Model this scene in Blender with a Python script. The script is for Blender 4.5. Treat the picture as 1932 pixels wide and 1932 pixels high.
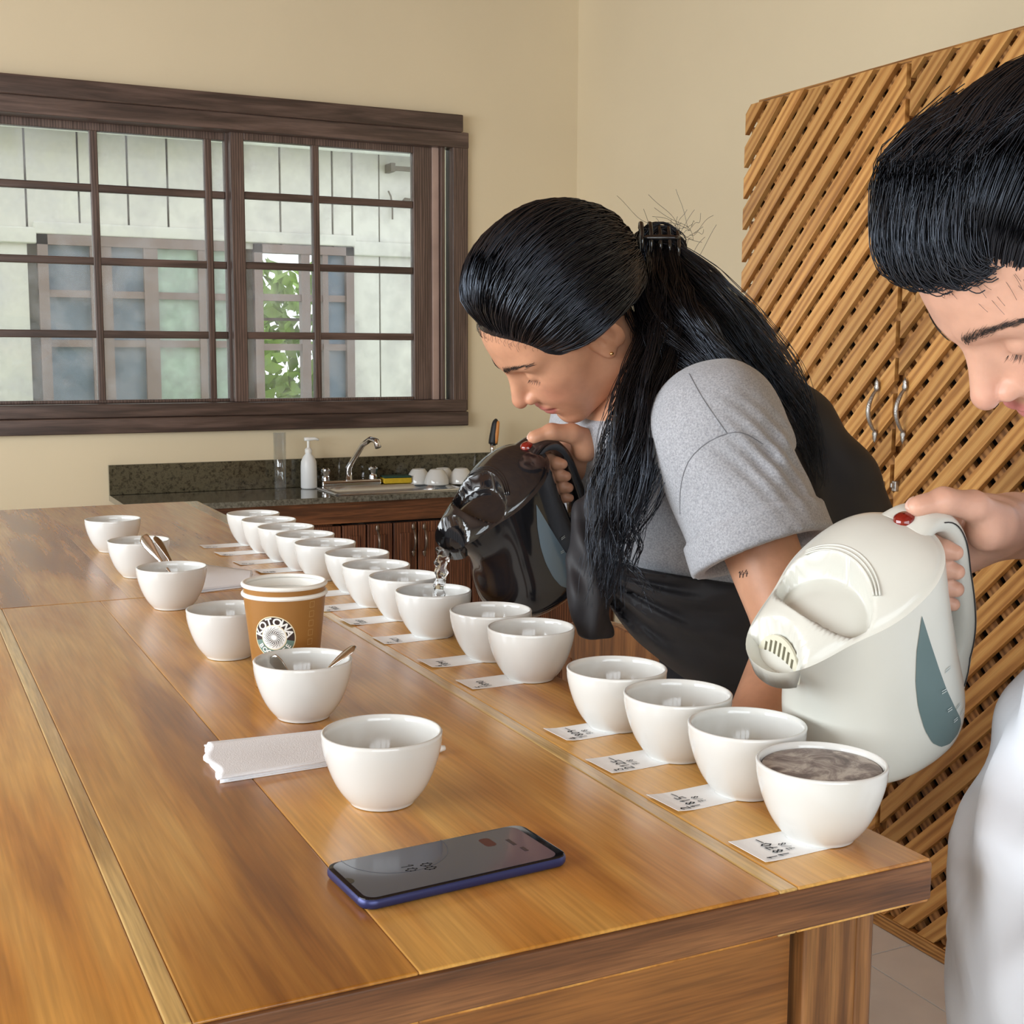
import bpy, math, random
import numpy as np
from mathutils import Matrix, Vector
random.seed(7); rng = np.random.default_rng(7)
for o in list(bpy.data.objects): bpy.data.objects.remove(o)
SC = bpy.context.scene
COL = SC.collection
# ------------------------------------------------------------------ camera
F = 2419.626; YAW, PITCH, ROLL = math.radians(26.03944), math.radians(7.20233), math.radians(0.26837)
TH = 1.00                                   # table top height
C = np.array([0, 0, 0.353214 / 0.95 + TH])
FW = np.array([math.sin(YAW) * math.cos(PITCH), math.cos(YAW) * math.cos(PITCH), -math.sin(PITCH)])
_r = np.array([math.cos(YAW), -math.sin(YAW), 0]); _u = np.cross(_r, FW)
RR = _r * math.cos(ROLL) + _u * math.sin(ROLL); UU = -_r * math.sin(ROLL) + _u * math.cos(ROLL)
def ray(x, y): return FW + RR * (x - 966) / F - UU * (y - 966) / F
def onZ(x, y, z): d = ray(x, y); return C + d * (z - C[2]) / d[2]
def onX(x, y, X): d = ray(x, y); return C + d * (X - C[0]) / d[0]
def onY(x, y, Y): d = ray(x, y); return C + d * (Y - C[1]) / d[1]
def dep(x, y, t): return C + ray(x, y) * t
cam = bpy.data.cameras.new('camera'); cam.sensor_width = 36; cam.lens = F / 1932 * 36
cam.clip_start = 0.02; cam.clip_end = 200
cob = bpy.data.objects.new('camera', cam); COL.objects.link(cob); SC.camera = cob
M = Matrix.Identity(4)
for i in range(3):
    M[i][0] = RR[i]; M[i][1] = UU[i]; M[i][2] = -FW[i]; M[i][3] = C[i]
cob.matrix_world = M
# ------------------------------------------------------------------ world, lights, exposure
W = bpy.data.worlds.new('World'); SC.world = W; W.use_nodes = True
W.node_tree.nodes['Background'].inputs[0].default_value = (0.86, 0.94, 1.0, 1)
W.node_tree.nodes['Background'].inputs[1].default_value = 2.1
SC.view_settings.view_transform = 'Standard'; SC.view_settings.look = 'None'
SC.view_settings.exposure = 0.24; SC.view_settings.gamma = 1.0; SC.view_settings.use_curve_mapping = False
XW, YB, XL, YN, ZC = 2.713, 4.936, -2.6, -2.3, 3.1      # room
def daylight(name, loc, rot, sx, sy, power, col=(0.90, 0.96, 1.0)):
    l = bpy.data.lights.new(name, 'AREA'); l.shape = 'RECTANGLE'; l.size = sx; l.size_y = sy
    l.energy = power; l.color = col
    o = bpy.data.objects.new(name, l); COL.objects.link(o); o.location = loc; o.rotation_euler = rot
# daylight coming in through the openings of the side wall and of the wall behind the photographer
daylight('daylight_side_window', (XL - 0.05, 1.7, 1.75), (0, -math.pi / 2, 0), 1.5, 3.6, 152)
daylight('daylight_rear_window', (-.68, YN - 0.05, 1.75), (math.pi / 2, 0, 0), 3.3, 1.5, 56)
# ------------------------------------------------------------------ helpers
def srgb(r, g, b):
    f = lambda c: c / 12.92 if c <= 0.04045 else ((c + 0.055) / 1.055) ** 2.4
    return (f(r / 255), f(g / 255), f(b / 255), 1)
class G:
    """collects vertices and faces"""
    def __init__(s): s.v = []; s.f = []
    def add(s, v, f):
        n = len(s.v); s.v += [tuple(map(float, p)) for p in v]; s.f += [tuple(int(i) + n for i in q) for q in f]; return s
    def box(s, a, b, M=None):
        x0, y0, z0 = a; x1, y1, z1 = b
        v = np.array([(x, y, z) for x in (x0, x1) for y in (y0, y1) for z in (z0, z1)], float)
        if M is not None: v = v @ np.asarray(M)[:3, :3].T + np.asarray(M)[:3, 3]
        return s.add(v, [(0, 1, 3, 2), (4, 6, 7, 5), (0, 4, 5, 1), (2, 3, 7, 6), (0, 2, 6, 4), (1, 5, 7, 3)])
    def rings(s, rs, cap0=True, cap1=True, closed=True):
        """rs: list of rings (n x 3)"""
        n = len(rs[0]); v = np.concatenate(rs); f = []
        for i in range(len(rs) - 1):
            for j in range(n if closed else n - 1):
                k = (j + 1) % n
                f.append((i * n + j, i * n + k, (i + 1) * n + k, (i + 1) * n + j))
        if cap0: f.append(tuple(range(n - 1, -1, -1)))
        if cap1: f.append(tuple((len(rs) - 1) * n + j for j in range(n)))
        return s.add(v, f)
    def lathe(s, prof, n=48, c=(0, 0, 0), cap0=False, cap1=False):
        t = np.linspace(0, 2 * np.pi, n, endpoint=False); c = np.asarray(c, float)
        return s.rings([c + np.c_[r * np.cos(t), r * np.sin(t), np.full(n, z)] for r, z in prof], cap0, cap1)
    def tube(s, pts, rad, n=8, cap=True, flat=None):
        pts = np.asarray(pts, float); m = len(pts); rad = np.broadcast_to(np.asarray(rad, float), (m,))
        T = np.gradient(pts, axis=0); T /= np.linalg.norm(T, axis=1, keepdims=True) + 1e-12
        a = np.array([0, 0, 1.]) if abs(T[0][2]) < .9 else np.array([1., 0, 0])
        if flat is not None: a = np.asarray(flat[0], float)
        t = np.linspace(0, 2 * np.pi, n, endpoint=False); rs = []
        for i in range(m):
            b = np.cross(T[i], a); b /= np.linalg.norm(b) + 1e-12; a2 = np.cross(b, T[i])
            k = 1 if flat is None else flat[1]
            rs.append(pts[i] + rad[i] * (np.cos(t)[:, None] * b + k * np.sin(t)[:, None] * a2))
            if flat is None: a = a2
        return s.rings(rs, cap, cap)
    def prism(s, poly, h0, h1, ax=2):
        """polygon (n x 2) extruded along axis ax between h0 and h1"""
        n = len(poly); mk = {2: lambda p, h: (p[0], p[1], h), 1: lambda p, h: (p[0], h, p[1]), 0: lambda p, h: (h, p[0], p[1])}[ax]
        v = [mk(p, h0) for p in poly] + [mk(p, h1) for p in poly]
        f = [tuple(range(n - 1, -1, -1)), tuple(range(n, 2 * n))] + [(i, (i + 1) % n, n + (i + 1) % n, n + i) for i in range(n)]
        return s.add(v, f)
def mesh(name, g, smooth=False):
    me = bpy.data.meshes.new(name)
    me.from_pydata(g.v, [], g.f); me.update()
    if smooth: me.polygons.foreach_set('use_smooth', [True] * len(me.polygons))
    return me
def fixn(me):
    import bmesh
    bm = bmesh.new(); bm.from_mesh(me); bmesh.ops.recalc_face_normals(bm, faces=bm.faces); bm.to_mesh(me); bm.free()
def obj(name, g, mat=None, parent=None, smooth=False, loc=None, bevel=0, seg=2, auto=None, local=False):
    me = g if isinstance(g, bpy.types.Mesh) else mesh(name, g, smooth)
    if not isinstance(g, bpy.types.Mesh): fixn(me)
    if mat and not me.materials: me.materials.append(mat)
    o = bpy.data.objects.new(name, me); COL.objects.link(o)
    if loc is not None: o.location = loc
    if parent:
        o.parent = parent
        if not local: o.matrix_parent_inverse = parent_world(parent).inverted()
    if bevel:
        b = o.modifiers.new('bevel', 'BEVEL'); b.width = bevel; b.segments = seg; b.limit_method = 'ANGLE'; b.angle_limit = math.radians(35)
        me.polygons.foreach_set('use_smooth', [True] * len(me.polygons))
        w = o.modifiers.new('wn', 'WEIGHTED_NORMAL'); w.keep_sharp = False
    elif auto is not None:
        me.polygons.foreach_set('use_smooth', [True] * len(me.polygons))
        me.set_sharp_from_angle(angle=math.radians(auto))
    return o
def parent_world(p):
    m = p.matrix_basis.copy()
    if p.parent: m = parent_world(p.parent) @ p.matrix_parent_inverse @ m
    return m
def tag(o, label=None, cat=None, group=None, kind=None):
    if label: o['label'] = label
    if cat: o['category'] = cat
    if group: o['group'] = group
    if kind: o['kind'] = kind
    return o
def thing(name, loc, label, cat, group=None, rz=0):
    o = bpy.data.objects.new(name, None); COL.objects.link(o); o.location = loc; o.rotation_euler = (0, 0, rz)
    o.empty_display_size = 0.05
    return tag(o, label, cat, group)
# ------------------------------------------------------------------ materials
def newmat(name):
    m = bpy.data.materials.new(name); m.use_nodes = True
    nt = m.node_tree; return m, nt, nt.nodes['Principled BSDF']
def nd(nt, t, **kw):
    n = nt.nodes.new(t)
    for k, v in kw.items():
        if k in n.inputs: n.inputs[k].default_value = v
        else: setattr(n, k, v)
    return n
def plain(name, col, rough=0.5, metal=0, spec=0.5, coat=0, noise=0, nscale=30, bump=0, bscale=200, sheen=0, trans=0, ior=1.45, sss=0, emit=None):
    m, nt, b = newmat(name); col = tuple(col)[:3] + (1,)
    b.inputs['Base Color'].default_value = col; b.inputs['Roughness'].default_value = rough
    b.inputs['Metallic'].default_value = metal; b.inputs['Specular IOR Level'].default_value = spec
    b.inputs['Coat Weight'].default_value = coat; b.inputs['Coat Roughness'].default_value = 0.05
    b.inputs['Sheen Weight'].default_value = sheen; b.inputs['Transmission Weight'].default_value = trans; b.inputs['IOR'].default_value = ior
    if sss:
        b.inputs['Subsurface Weight'].default_value = sss; b.inputs['Subsurface Radius'].default_value = (0.012, 0.004, 0.002); b.inputs['Subsurface Scale'].default_value = 0.5
    if emit: b.inputs['Emission Color'].default_value = col; b.inputs['Emission Strength'].default_value = emit
    tc = nd(nt, 'ShaderNodeTexCoord')
    if noise:
        n = nd(nt, 'ShaderNodeTexNoise', Scale=nscale, Detail=6.0); nt.links.new(tc.outputs['Object'], n.inputs['Vector'])
        mr = nd(nt, 'ShaderNodeMapRange'); mr.inputs[3].default_value = 1 - noise; mr.inputs[4].default_value = 1 + noise
        mr.inputs[1].default_value = 0.25; mr.inputs[2].default_value = 0.75
        nt.links.new(n.outputs['Fac'], mr.inputs[0])
        h = nd(nt, 'ShaderNodeHueSaturation'); h.inputs['Color'].default_value = col
        nt.links.new(mr.outputs[0], h.inputs['Value']); nt.links.new(h.outputs[0], b.inputs['Base Color'])
    if bump:
        n2 = nd(nt, 'ShaderNodeTexNoise', Scale=bscale, Detail=4.0); nt.links.new(tc.outputs['Object'], n2.inputs['Vector'])
        bp = nd(nt, 'ShaderNodeBump', Strength=bump, Distance=0.002); nt.links.new(n2.outputs['Fac'], bp.inputs['Height'])
        nt.links.new(bp.outputs[0], b.inputs['Normal'])
    return m
def wood(name, cols, axis=1, scale=1.0, rough=0.35, stretch=14, coat=0.0, vary=0.25, bump=0.15, fine=0.35, spread=(0.3, 0.72), coords='Object'):
    """streaky grain along one object axis; cols dark -> light"""
    m, nt, b = newmat(name)
    tc = nd(nt, 'ShaderNodeTexCoord'); oi = nd(nt, 'ShaderNodeObjectInfo')
    off = nd(nt, 'ShaderNodeVectorMath', operation='SCALE'); off.inputs[0].default_value = (7.3, 11.1, 5.7)
    nt.links.new(oi.outputs['Random'], off.inputs['Scale'])
    ad = nd(nt, 'ShaderNodeVectorMath', operation='ADD'); nt.links.new(tc.outputs[coords], ad.inputs[0]); nt.links.new(off.outputs[0], ad.inputs[1])
    mp = nd(nt, 'ShaderNodeMapping'); sc = [stretch * scale] * 3; sc[axis] = scale; mp.inputs['Scale'].default_value = sc
    nt.links.new(ad.outputs[0], mp.inputs['Vector'])
    n1 = nd(nt, 'ShaderNodeTexNoise', Scale=0.9, Detail=5.0, Roughness=0.55, Distortion=1.6); nt.links.new(mp.outputs[0], n1.inputs['Vector'])
    wv = nd(nt, 'ShaderNodeTexWave', Scale=1.1, Distortion=7.0, Detail=3.0); wv.bands_direction = 'XYZ'[(axis + 1) % 3] if axis != 0 else 'Y'
    wv.inputs['Detail Scale'].default_value = 0.9
    nt.links.new(mp.outputs[0], wv.inputs['Vector'])
    mx = nd(nt, 'ShaderNodeMix'); mx.inputs[0].default_value = 0.28; nt.links.new(n1.outputs['Fac'], mx.inputs[2]); nt.links.new(wv.outputs['Fac'], mx.inputs[3])
    cr = nd(nt, 'ShaderNodeValToRGB'); el = cr.color_ramp.elements
    ps = np.linspace(spread[0], spread[1], len(cols))
    el[0].position = ps[0]; el[0].color = cols[0]; el[1].position = ps[-1]; el[1].color = cols[-1]
    for q, c in list(zip(ps, cols))[1:-1]: e = el.new(q); e.color = c
    nt.links.new(mx.outputs[0], cr.inputs[0])
    mp2 = nd(nt, 'ShaderNodeMapping'); s2 = [260 * scale] * 3; s2[axis] = 9 * scale; mp2.inputs['Scale'].default_value = s2
    nt.links.new(ad.outputs[0], mp2.inputs['Vector'])
    n2 = nd(nt, 'ShaderNodeTexNoise', Scale=1.0, Detail=2.0); nt.links.new(mp2.outputs[0], n2.inputs['Vector'])
    mr = nd(nt, 'ShaderNodeMapRange'); mr.inputs[1].default_value = .3; mr.inputs[2].default_value = .7; mr.inputs[3].default_value = 1 - fine; mr.inputs[4].default_value = 1 + fine * .35
    nt.links.new(n2.outputs['Fac'], mr.inputs[0])
    rv = nd(nt, 'ShaderNodeMapRange'); rv.inputs[3].default_value = 1 - vary; rv.inputs[4].default_value = 1 + vary; nt.links.new(oi.outputs['Random'], rv.inputs[0])
    mu = nd(nt, 'ShaderNodeMath', operation='MULTIPLY'); nt.links.new(mr.outputs[0], mu.inputs[0]); nt.links.new(rv.outputs[0], mu.inputs[1])
    h = nd(nt, 'ShaderNodeHueSaturation'); nt.links.new(cr.outputs[0], h.inputs['Color']); nt.links.new(mu.outputs[0], h.inputs['Value'])
    nt.links.new(h.outputs[0], b.inputs['Base Color'])
    b.inputs['Roughness'].default_value = rough; b.inputs['Coat Weight'].default_value = coat; b.inputs['Coat Roughness'].default_value = 0.18
    if bump:
        bp = nd(nt, 'ShaderNodeBump', Strength=bump, Distance=0.001); nt.links.new(n2.outputs['Fac'], bp.inputs['Height']); nt.links.new(bp.outputs[0], b.inputs['Normal'])
    return m
def speckle(name, cols, scale, rough=0.2, coat=0):
    m, nt, b = newmat(name); tc = nd(nt, 'ShaderNodeTexCoord')
    n = nd(nt, 'ShaderNodeTexNoise', Scale=scale, Detail=8.0, Roughness=0.7); nt.links.new(tc.outputs['Object'], n.inputs['Vector'])
    cr = nd(nt, 'ShaderNodeValToRGB'); el = cr.color_ramp.elements; ps = np.linspace(.34, .66, len(cols))
    el[0].position = ps[0]; el[0].color = cols[0]; el[1].position = ps[-1]; el[1].color = cols[-1]
    for q, c in list(zip(ps, cols))[1:-1]: e = el.new(q); e.color = c
    nt.links.new(n.outputs['Fac'], cr.inputs[0]); nt.links.new(cr.outputs[0], b.inputs['Base Color']); b.inputs['Roughness'].default_value = rough
    b.inputs['Coat Weight'].default_value = coat
    return m
def paneglass(name, tint=(1, 1, 1), haze=0.04, hcol=(.8, .85, .9), fixed=None):
    m, nt, b = newmat(name); nt.nodes.remove(b); out = nt.nodes['Material Output']
    tr = nd(nt, 'ShaderNodeBsdfTransparent'); tr.inputs[0].default_value = tuple(tint) + (1,)
    gl = nd(nt, 'ShaderNodeBsdfGlossy'); gl.inputs['Roughness'].default_value = 0.02
    df = nd(nt, 'ShaderNodeBsdfDiffuse'); df.inputs[0].default_value = tuple(hcol) + (1,)
    fr = nd(nt, 'ShaderNodeFresnel'); fr.inputs[0].default_value = 1.45
    m1 = nd(nt, 'ShaderNodeMixShader'); m2 = nd(nt, 'ShaderNodeMixShader')
    tc = nd(nt, 'ShaderNodeTexCoord'); nz = nd(nt, 'ShaderNodeTexNoise', Scale=9.0, Detail=8.0); nt.links.new(tc.outputs['Object'], nz.inputs['Vector'])
    mr = nd(nt, 'ShaderNodeMapRange'); mr.inputs[1].default_value = .4; mr.inputs[2].default_value = .8; mr.inputs[3].default_value = haze * .4; mr.inputs[4].default_value = haze * 2.5
    nt.links.new(nz.outputs['Fac'], mr.inputs[0]); nt.links.new(mr.outputs[0], m1.inputs[0])
    nt.links.new(tr.outputs[0], m1.inputs[1]); nt.links.new(df.outputs[0], m1.inputs[2])
    if fixed is None: nt.links.new(fr.outputs[0], m2.inputs[0])
    else: m2.inputs[0].default_value = fixed
    nt.links.new(m1.outputs[0], m2.inputs[1]); nt.links.new(gl.outputs[0], m2.inputs[2])
    nt.links.new(m2.outputs[0], out.inputs[0]); return m
# ================================================================== room shell
m_wall = plain('wall_paint', srgb(224, 209, 178), 0.7, noise=0.035, nscale=1.6, bump=0.08, bscale=120)
m_ceil = wood('ceiling_boards', [srgb(96, 66, 40), srgb(140, 100, 62), srgb(164, 122, 80)], axis=1, scale=1.5, rough=.6)
m_frame = wood('dark_brown_window_wood', [srgb(66, 52, 46), srgb(90, 72, 64), srgb(108, 88, 80)], axis=0, scale=2, rough=0.35, vary=0.12, fine=0.2)
m_framev = wood('dark_brown_window_wood_upright', [srgb(72, 57, 50), srgb(98, 79, 71), srgb(118, 97, 88)], axis=2, scale=2, rough=0.35, vary=0.12, fine=0.2)
m_grout = plain('grout', srgb(120, 114, 106), 0.9)
m_tile = plain('pale_floor_tile', srgb(234, 231, 226), 0.25, noise=0.06, nscale=9)
def wpx(x, y): return onY(x, y, YB)
WX0, WX1 = -0.22, wpx(866, 400)[0]; WZ0, WZ1 = wpx(400, 790)[2], wpx(400, 205)[2]
def wall_with_hole(name, lo, hi, holes, axis, t0, t1, mat):
    """wall in the plane of axis, lo/hi=(u,z); hole=(u0,u1,z0,z1)"""
    g = G(); us = sorted({lo[0], hi[0], *[h[0] for h in holes], *[h[1] for h in holes]})
    def bx(u0, u1, z0, z1):
        if u1 - u0 < 1e-4 or z1 - z0 < 1e-4: return
        if axis == 1: g.box((u0, t0, z0), (u1, t1, z1))
        else: g.box((t0, u0, z0), (t1, u1, z1))
    for a, b in zip(us[:-1], us[1:]):
        hs = [h for h in holes if h[0] <= a + 1e-6 and h[1] >= b - 1e-6]
        if hs: bx(a, b, lo[1], hs[0][2]); bx(a, b, hs[0][3], hi[1])
        else: bx(a, b, lo[1], hi[1])
    return tag(obj(name, g, mat), kind='structure')
wall_with_hole('wall_back', (XL - .15, 0), (XW + .15, ZC), [(WX0, WX1, WZ0, WZ1)], 1, YB, YB + .16, m_wall)
tag(obj('wall_right', G().box((XW, YN - .15, 0), (XW + .15, YB, ZC)), m_wall), kind='structure')
SW = (-0.1, 3.5, 1.0, 2.5); NW = (-2.35, 1.0, 1.0, 2.5)
wall_with_hole('wall_left', (YN - .15, 0), (YB, ZC), [SW], 0, XL - .15, XL, m_wall)
wall_with_hole('wall_near', (XL, 0), (XW, ZC), [NW], 1, YN - .15, YN, m_wall)
tag(obj('ceiling', G().box((XL - .15, YN - .15, ZC), (XW + .15, YB + .16, ZC + .12)), m_ceil), kind='structure')
fl = tag(obj('floor', G().box((XL - .15, YN - .15, -.12), (XW + .15, YB + .16, -.004)), m_grout), kind='structure')
# tiles aligned to the joint lines seen beside the table leg
TS = 0.42; x_j, y_j = onZ(1737, 1880, 0)[0], onZ(1690, 1790, 0)[1]
tm = mesh('tile', G().box((-TS / 2 + .002, -TS / 2 + .002, -.008), (TS / 2 - .002, TS / 2 - .002, 0))); fixn(tm); tm.materials.append(m_tile)
for i in range(-11, 2):
    for j in range(-11, 8):
        x, y = x_j + (i + .5) * TS, y_j + (j + .5) * TS
        if XL < x < XW and YN < y < YB:
            if x + TS / 2 > XW + .15 or y + TS / 2 > YB + .15: continue
            o = obj('tile', tm, None, fl, loc=(x, y, 0))
def simple_window(n, axis, u0, u1, z0, z1, t):
    g = G(); w = .06
    def bx(a, b, c, d, g=g):
        if axis == 0: g.box((t - .05, a, c), (t + .05, b, d))
        else: g.box((a, t - .05, c), (b, t + .05, d))
    bx(u0, u1, z0, z0 + w); bx(u0, u1, z1 - w, z1)
    k = 4
    for i in range(k + 1):
        u = u0 + (u1 - u0 - w) * i / k; bx(u, u + w, z0, z1)
    bx(u0, u1, (z0 + z1) / 2 - .02, (z0 + z1) / 2 + .02)
    tag(obj('window_%d' % n, g, m_framev), kind='structure')
simple_window(2, 0, *SW, XL - .08); simple_window(3, 1, *NW, YN - .08)
# ------------------------------------------------------------------ the window over the sink
win = bpy.data.objects.new('window_1', None); COL.objects.link(win); win.location = (1.0, YB, WZ0); tag(win, kind='structure')
def X_(px, py=480): return wpx(px, py)[0]
zt_out, zt_in = wpx(866, 220)[2], wpx(866, 252)[2]            # head board
yf = YB
zb_out, zb_in = wpx(700, 806)[2], wpx(700, 779)[2]
xr_out, xr_in = X_(880), X_(851)
def wp(name, a, b, m=m_frame, bev=.004): return obj(name, G().box(a, b), m, win, bevel=bev)
wp('head_board', (WX0 - .09, yf - .045, zt_in), (X_(866, 220), yf + .02, zt_out))
wp('head_rail', (WX0 - .05, yf - .025, WZ1 - .075), (xr_out, yf + .06, zt_in + .002))
wp('apron_board', (WX0 - .05, yf - .035, zb_out), (xr_out - .005, yf + .02, zb_in))
wp('sill', (WX0 - .05, yf - .025, zb_in), (xr_out - .008, yf + .10, wpx(600, 757)[2]))
wp('jamb', (xr_in, yf - .02, zb_in + .005), (xr_out, yf + .06, zt_in - .005), m_framev)
wp('jamb', (WX0 - .05, yf - .02, zb_in + .005), (WX0 + .02, yf + .06, zt_in - .005), m_framev)
zs0, zs1 = wpx(600, 757)[2], WZ1 - .07
wp('stop_bead', (X_(833), yf + .0, zs0), (X_(840), yf + .10, zs1), m_framev, .002)
m_strip = plain('pinkish_highlight_edge', srgb(176, 150, 138), 0.4, noise=.15, nscale=8)  # pale pinkish colour paints the highlight running down this bead
wp('stop_bead', (X_(820), yf + .02, zs0), (X_(832), yf + .10, zs1), m_strip, .002)
m_pane = paneglass('window_glass', haze=0.13)
# sashes: (x0, x1, y, verticals, right stile, left stile)
zrow = [wpx(190, 350)[2], wpx(190, 490)[2], wpx(190, 630)[2]]
def sash(x0, x1, y, bars, lst, rst):
    s = obj('sash', G().box((x0, y, zs0), (x0 + lst, y + .04, zs1)).box((x1 - rst, y, zs0), (x1, y + .04, zs1))
            .box((x0 + lst, y, zs1 - .03), (x1 - rst, y + .04, zs1)).box((x0 + lst, y, zs0), (x1 - rst, y + .04, zs0 + .012)), m_framev, win, bevel=.003)
    b = .014
    for x in bars: obj('glazing_bar', G().box((x - b, y + .004, zs0), (x + b, y + .036, zs1)), m_framev, s, bevel=.004)
    for z in zrow: obj('glazing_bar', G().box((x0 + lst, y + .006, z - b), (x1 - rst, y + .034, z + b)), m_frame, s, bevel=.004)
    xs = [x0 + lst] + bars + [x1 - rst]; zz = [zs0 + .012] + zrow[::-1] + [zs1 - .03]
    for a, c in zip(xs[:-1], xs[1:]):
        for d, e in zip(zz[:-1], zz[1:]):
            obj('pane', G().box((a, y + .018, d), (c, y + .022, e)), m_pane, s)
xm0, xm1 = X_(442), X_(468)
pw = X_(408) - X_(190)
sash(X_(190) - 2 * pw - .05, xm0 + .02, YB + .075, [X_(190) - pw, X_(190), X_(406)], .05, .03)
sash(xm0, X_(822), YB + .03, [X_(603)], xm1 - xm0, X_(822) - X_(786))
# ------------------------------------------------------------------ the house across the yard
YF = 7.7
def fpx(x, y): return onY(x, y, YF)
m_board = plain('cream_siding', srgb(206, 204, 194), 0.7, noise=0.05, nscale=3)
m_iron0 = plain('dark_board_joint', srgb(96, 94, 88), 0.8)
m_eave = plain('white_gutter', (0.9, 0.91, 0.92), 0.4)
m_fwin = plain('weathered_brown_frame', srgb(128, 112, 106), 0.6, noise=.1, nscale=6)
m_fglass = plain('dark_window_glass', srgb(104, 116, 128), 0.45, spec=0.5, noise=.25, nscale=5)
m_fglass2 = plain('frosted_green_glass', srgb(158, 176, 162), 0.45, noise=.25, nscale=14)
hb = thing('neighbour_house', (2.0, YF, 0), 'cream house with vertical board siding across the yard', 'house')
zgut = onY(400, 268, YF - .2)[2]; ztop = zgut + .45; zmid = fpx(30, 428)[2]
# openings: left window group and the see-through window
def wz(y): return fpx(300, y)[2]
LW = (fpx(74, 600)[0], fpx(462, 600)[0], fpx(90, 770)[2] - .25, fpx(80, 443)[2])
RW = (fpx(478, 600)[0], fpx(664, 600)[0], LW[2], fpx(600, 466)[2])
x = -1.2; k = 0
bw = fpx(330, 300)[0] - fpx(238, 300)[0]; bw = bw
edges = [fpx(p, 300)[0] for p in (-330, -250, -170, -110, -50, 45, 145, 238, 313, 386, 440, 525, 595, 624, 661, 712, 775, 850, 930, 1010, 1100, 1200)]
for a, b in zip(edges[:-1], edges[1:]):
    a2, b2 = a + .006, b - .006; dy = .004 * ((k * 7) % 3); k += 1
    segs = [(0.0, ztop)]
    for (x0, x1, z0, z1) in (LW, RW):
        if b2 > x0 + .02 and a2 < x1 - .02:
            segs = [(z1 - .03, ztop), (0, z0)]
    for s0, s1 in segs: obj('siding_board', G().box((a2, YF - .02 - dy, s0), (b2, YF, s1)), m_board, hb)
for a, b in ((edges[0], LW[0]), (RW[1], edges[-1])):      # lower boarding and its drip moulding
    if b > a: obj('moulding', G().box((a, YF - .05, zmid - .09), (b, YF - .01, zmid)), m_board, hb, bevel=.01)
obj('moulding', G().box((LW[0] - .02, YF - .05, LW[3]), (RW[1] + .02, YF - .01, LW[3] + .07)), m_board, hb, bevel=.01)
for (a, b, z0, z1) in ((edges[0], LW[0], 0, ztop), (LW[0], RW[1], LW[3], ztop), (RW[1], edges[-1], 0, ztop), (LW[0], RW[1], 0, LW[2]), (LW[1], RW[0], LW[2], LW[3])):
    obj('backing', G().box((a, YF, z0), (b, YF + .03, z1)), m_iron0, hb)
e = np.linspace(0, np.pi, 9)
gut = G(); pr = [(YF - .10 - .10 * np.cos(q) - .1, zgut + .10 - .10 * np.sin(q)) for q in e]
pr = pr + [(pr[-1][0], zgut + .22), (pr[0][0], zgut + .22)]
obj('gutter', gut.prism(pr, edges[0], edges[-1], 0), m_eave, hb, auto=40)
obj('roof', G().prism([(YF - .35, zgut + .16), (YF + 2.6, zgut + 1.0), (YF + 2.6, zgut + 1.08), (YF - .35, zgut + .24)], edges[0], edges[-1], 0), m_eave, hb)
def fwindow(R, cols, rows, mats, fr=.06):
    x0, x1, z0, z1 = R
    w = obj('window', G().box((x0, YF - .05, z0), (x0 + fr, YF + .02, z1)).box((x1 - fr, YF - .05, z0), (x1, YF + .02, z1))
            .box((x0, YF - .05, z1 - fr), (x1, YF + .02, z1)).box((x0, YF - .05, z0), (x1, YF + .02, z0 + fr)), m_fwin, hb)
    for c in cols: obj('window_post', G().box((c[0], YF - .045, z0), (c[1], YF + .015, z1)), m_fwin, w)
    for z in rows: obj('window_bar', G().box((x0, YF - .035, z - .02), (x1, YF + .01, z + .02)), m_fwin, w)
    xs = [x0] + [v for c in cols for v in c] + [x1]
    for i in range(0, len(xs), 2):
        mm = mats[i // 2]
        if mm is None: continue
        zz = [z0] + sorted(rows) + [z1]
        for a, b in zip(zz[:-1], zz[1:]): obj('pane', G().box((xs[i], YF - .012, a), (xs[i + 1], YF - .006, b)), mm, w)
P = lambda a, b: (fpx(a, 600)[0], fpx(b, 600)[0])
fwindow(LW, [P(172, 212), P(272, 298), P(374, 398)], [fpx(150, 555)[2], fpx(150, 648)[2]], [m_fglass, m_fglass, m_fglass2, m_fglass2], .055)
fwindow(RW, [P(566, 582), P(606, 616)], [fpx(540, 562)[2], fpx(540, 655)[2]], [None, None, m_fglass], .05)
# far grille, foliage and pale wall seen through the open window
obj('security_grille', G().box((RW[0], YF + 1.2, wz(545) - .01), (RW[1] + .5, YF + 1.22, wz(545) + .01)).box((RW[0] + .25, YF + 1.2, .5), (RW[0] + .27, YF + 1.22, 2.6))
    .box((RW[0], YF + 1.2, wz(590) - .01), (RW[1] + .5, YF + 1.22, wz(590) + .01)), m_fwin, hb)
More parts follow.
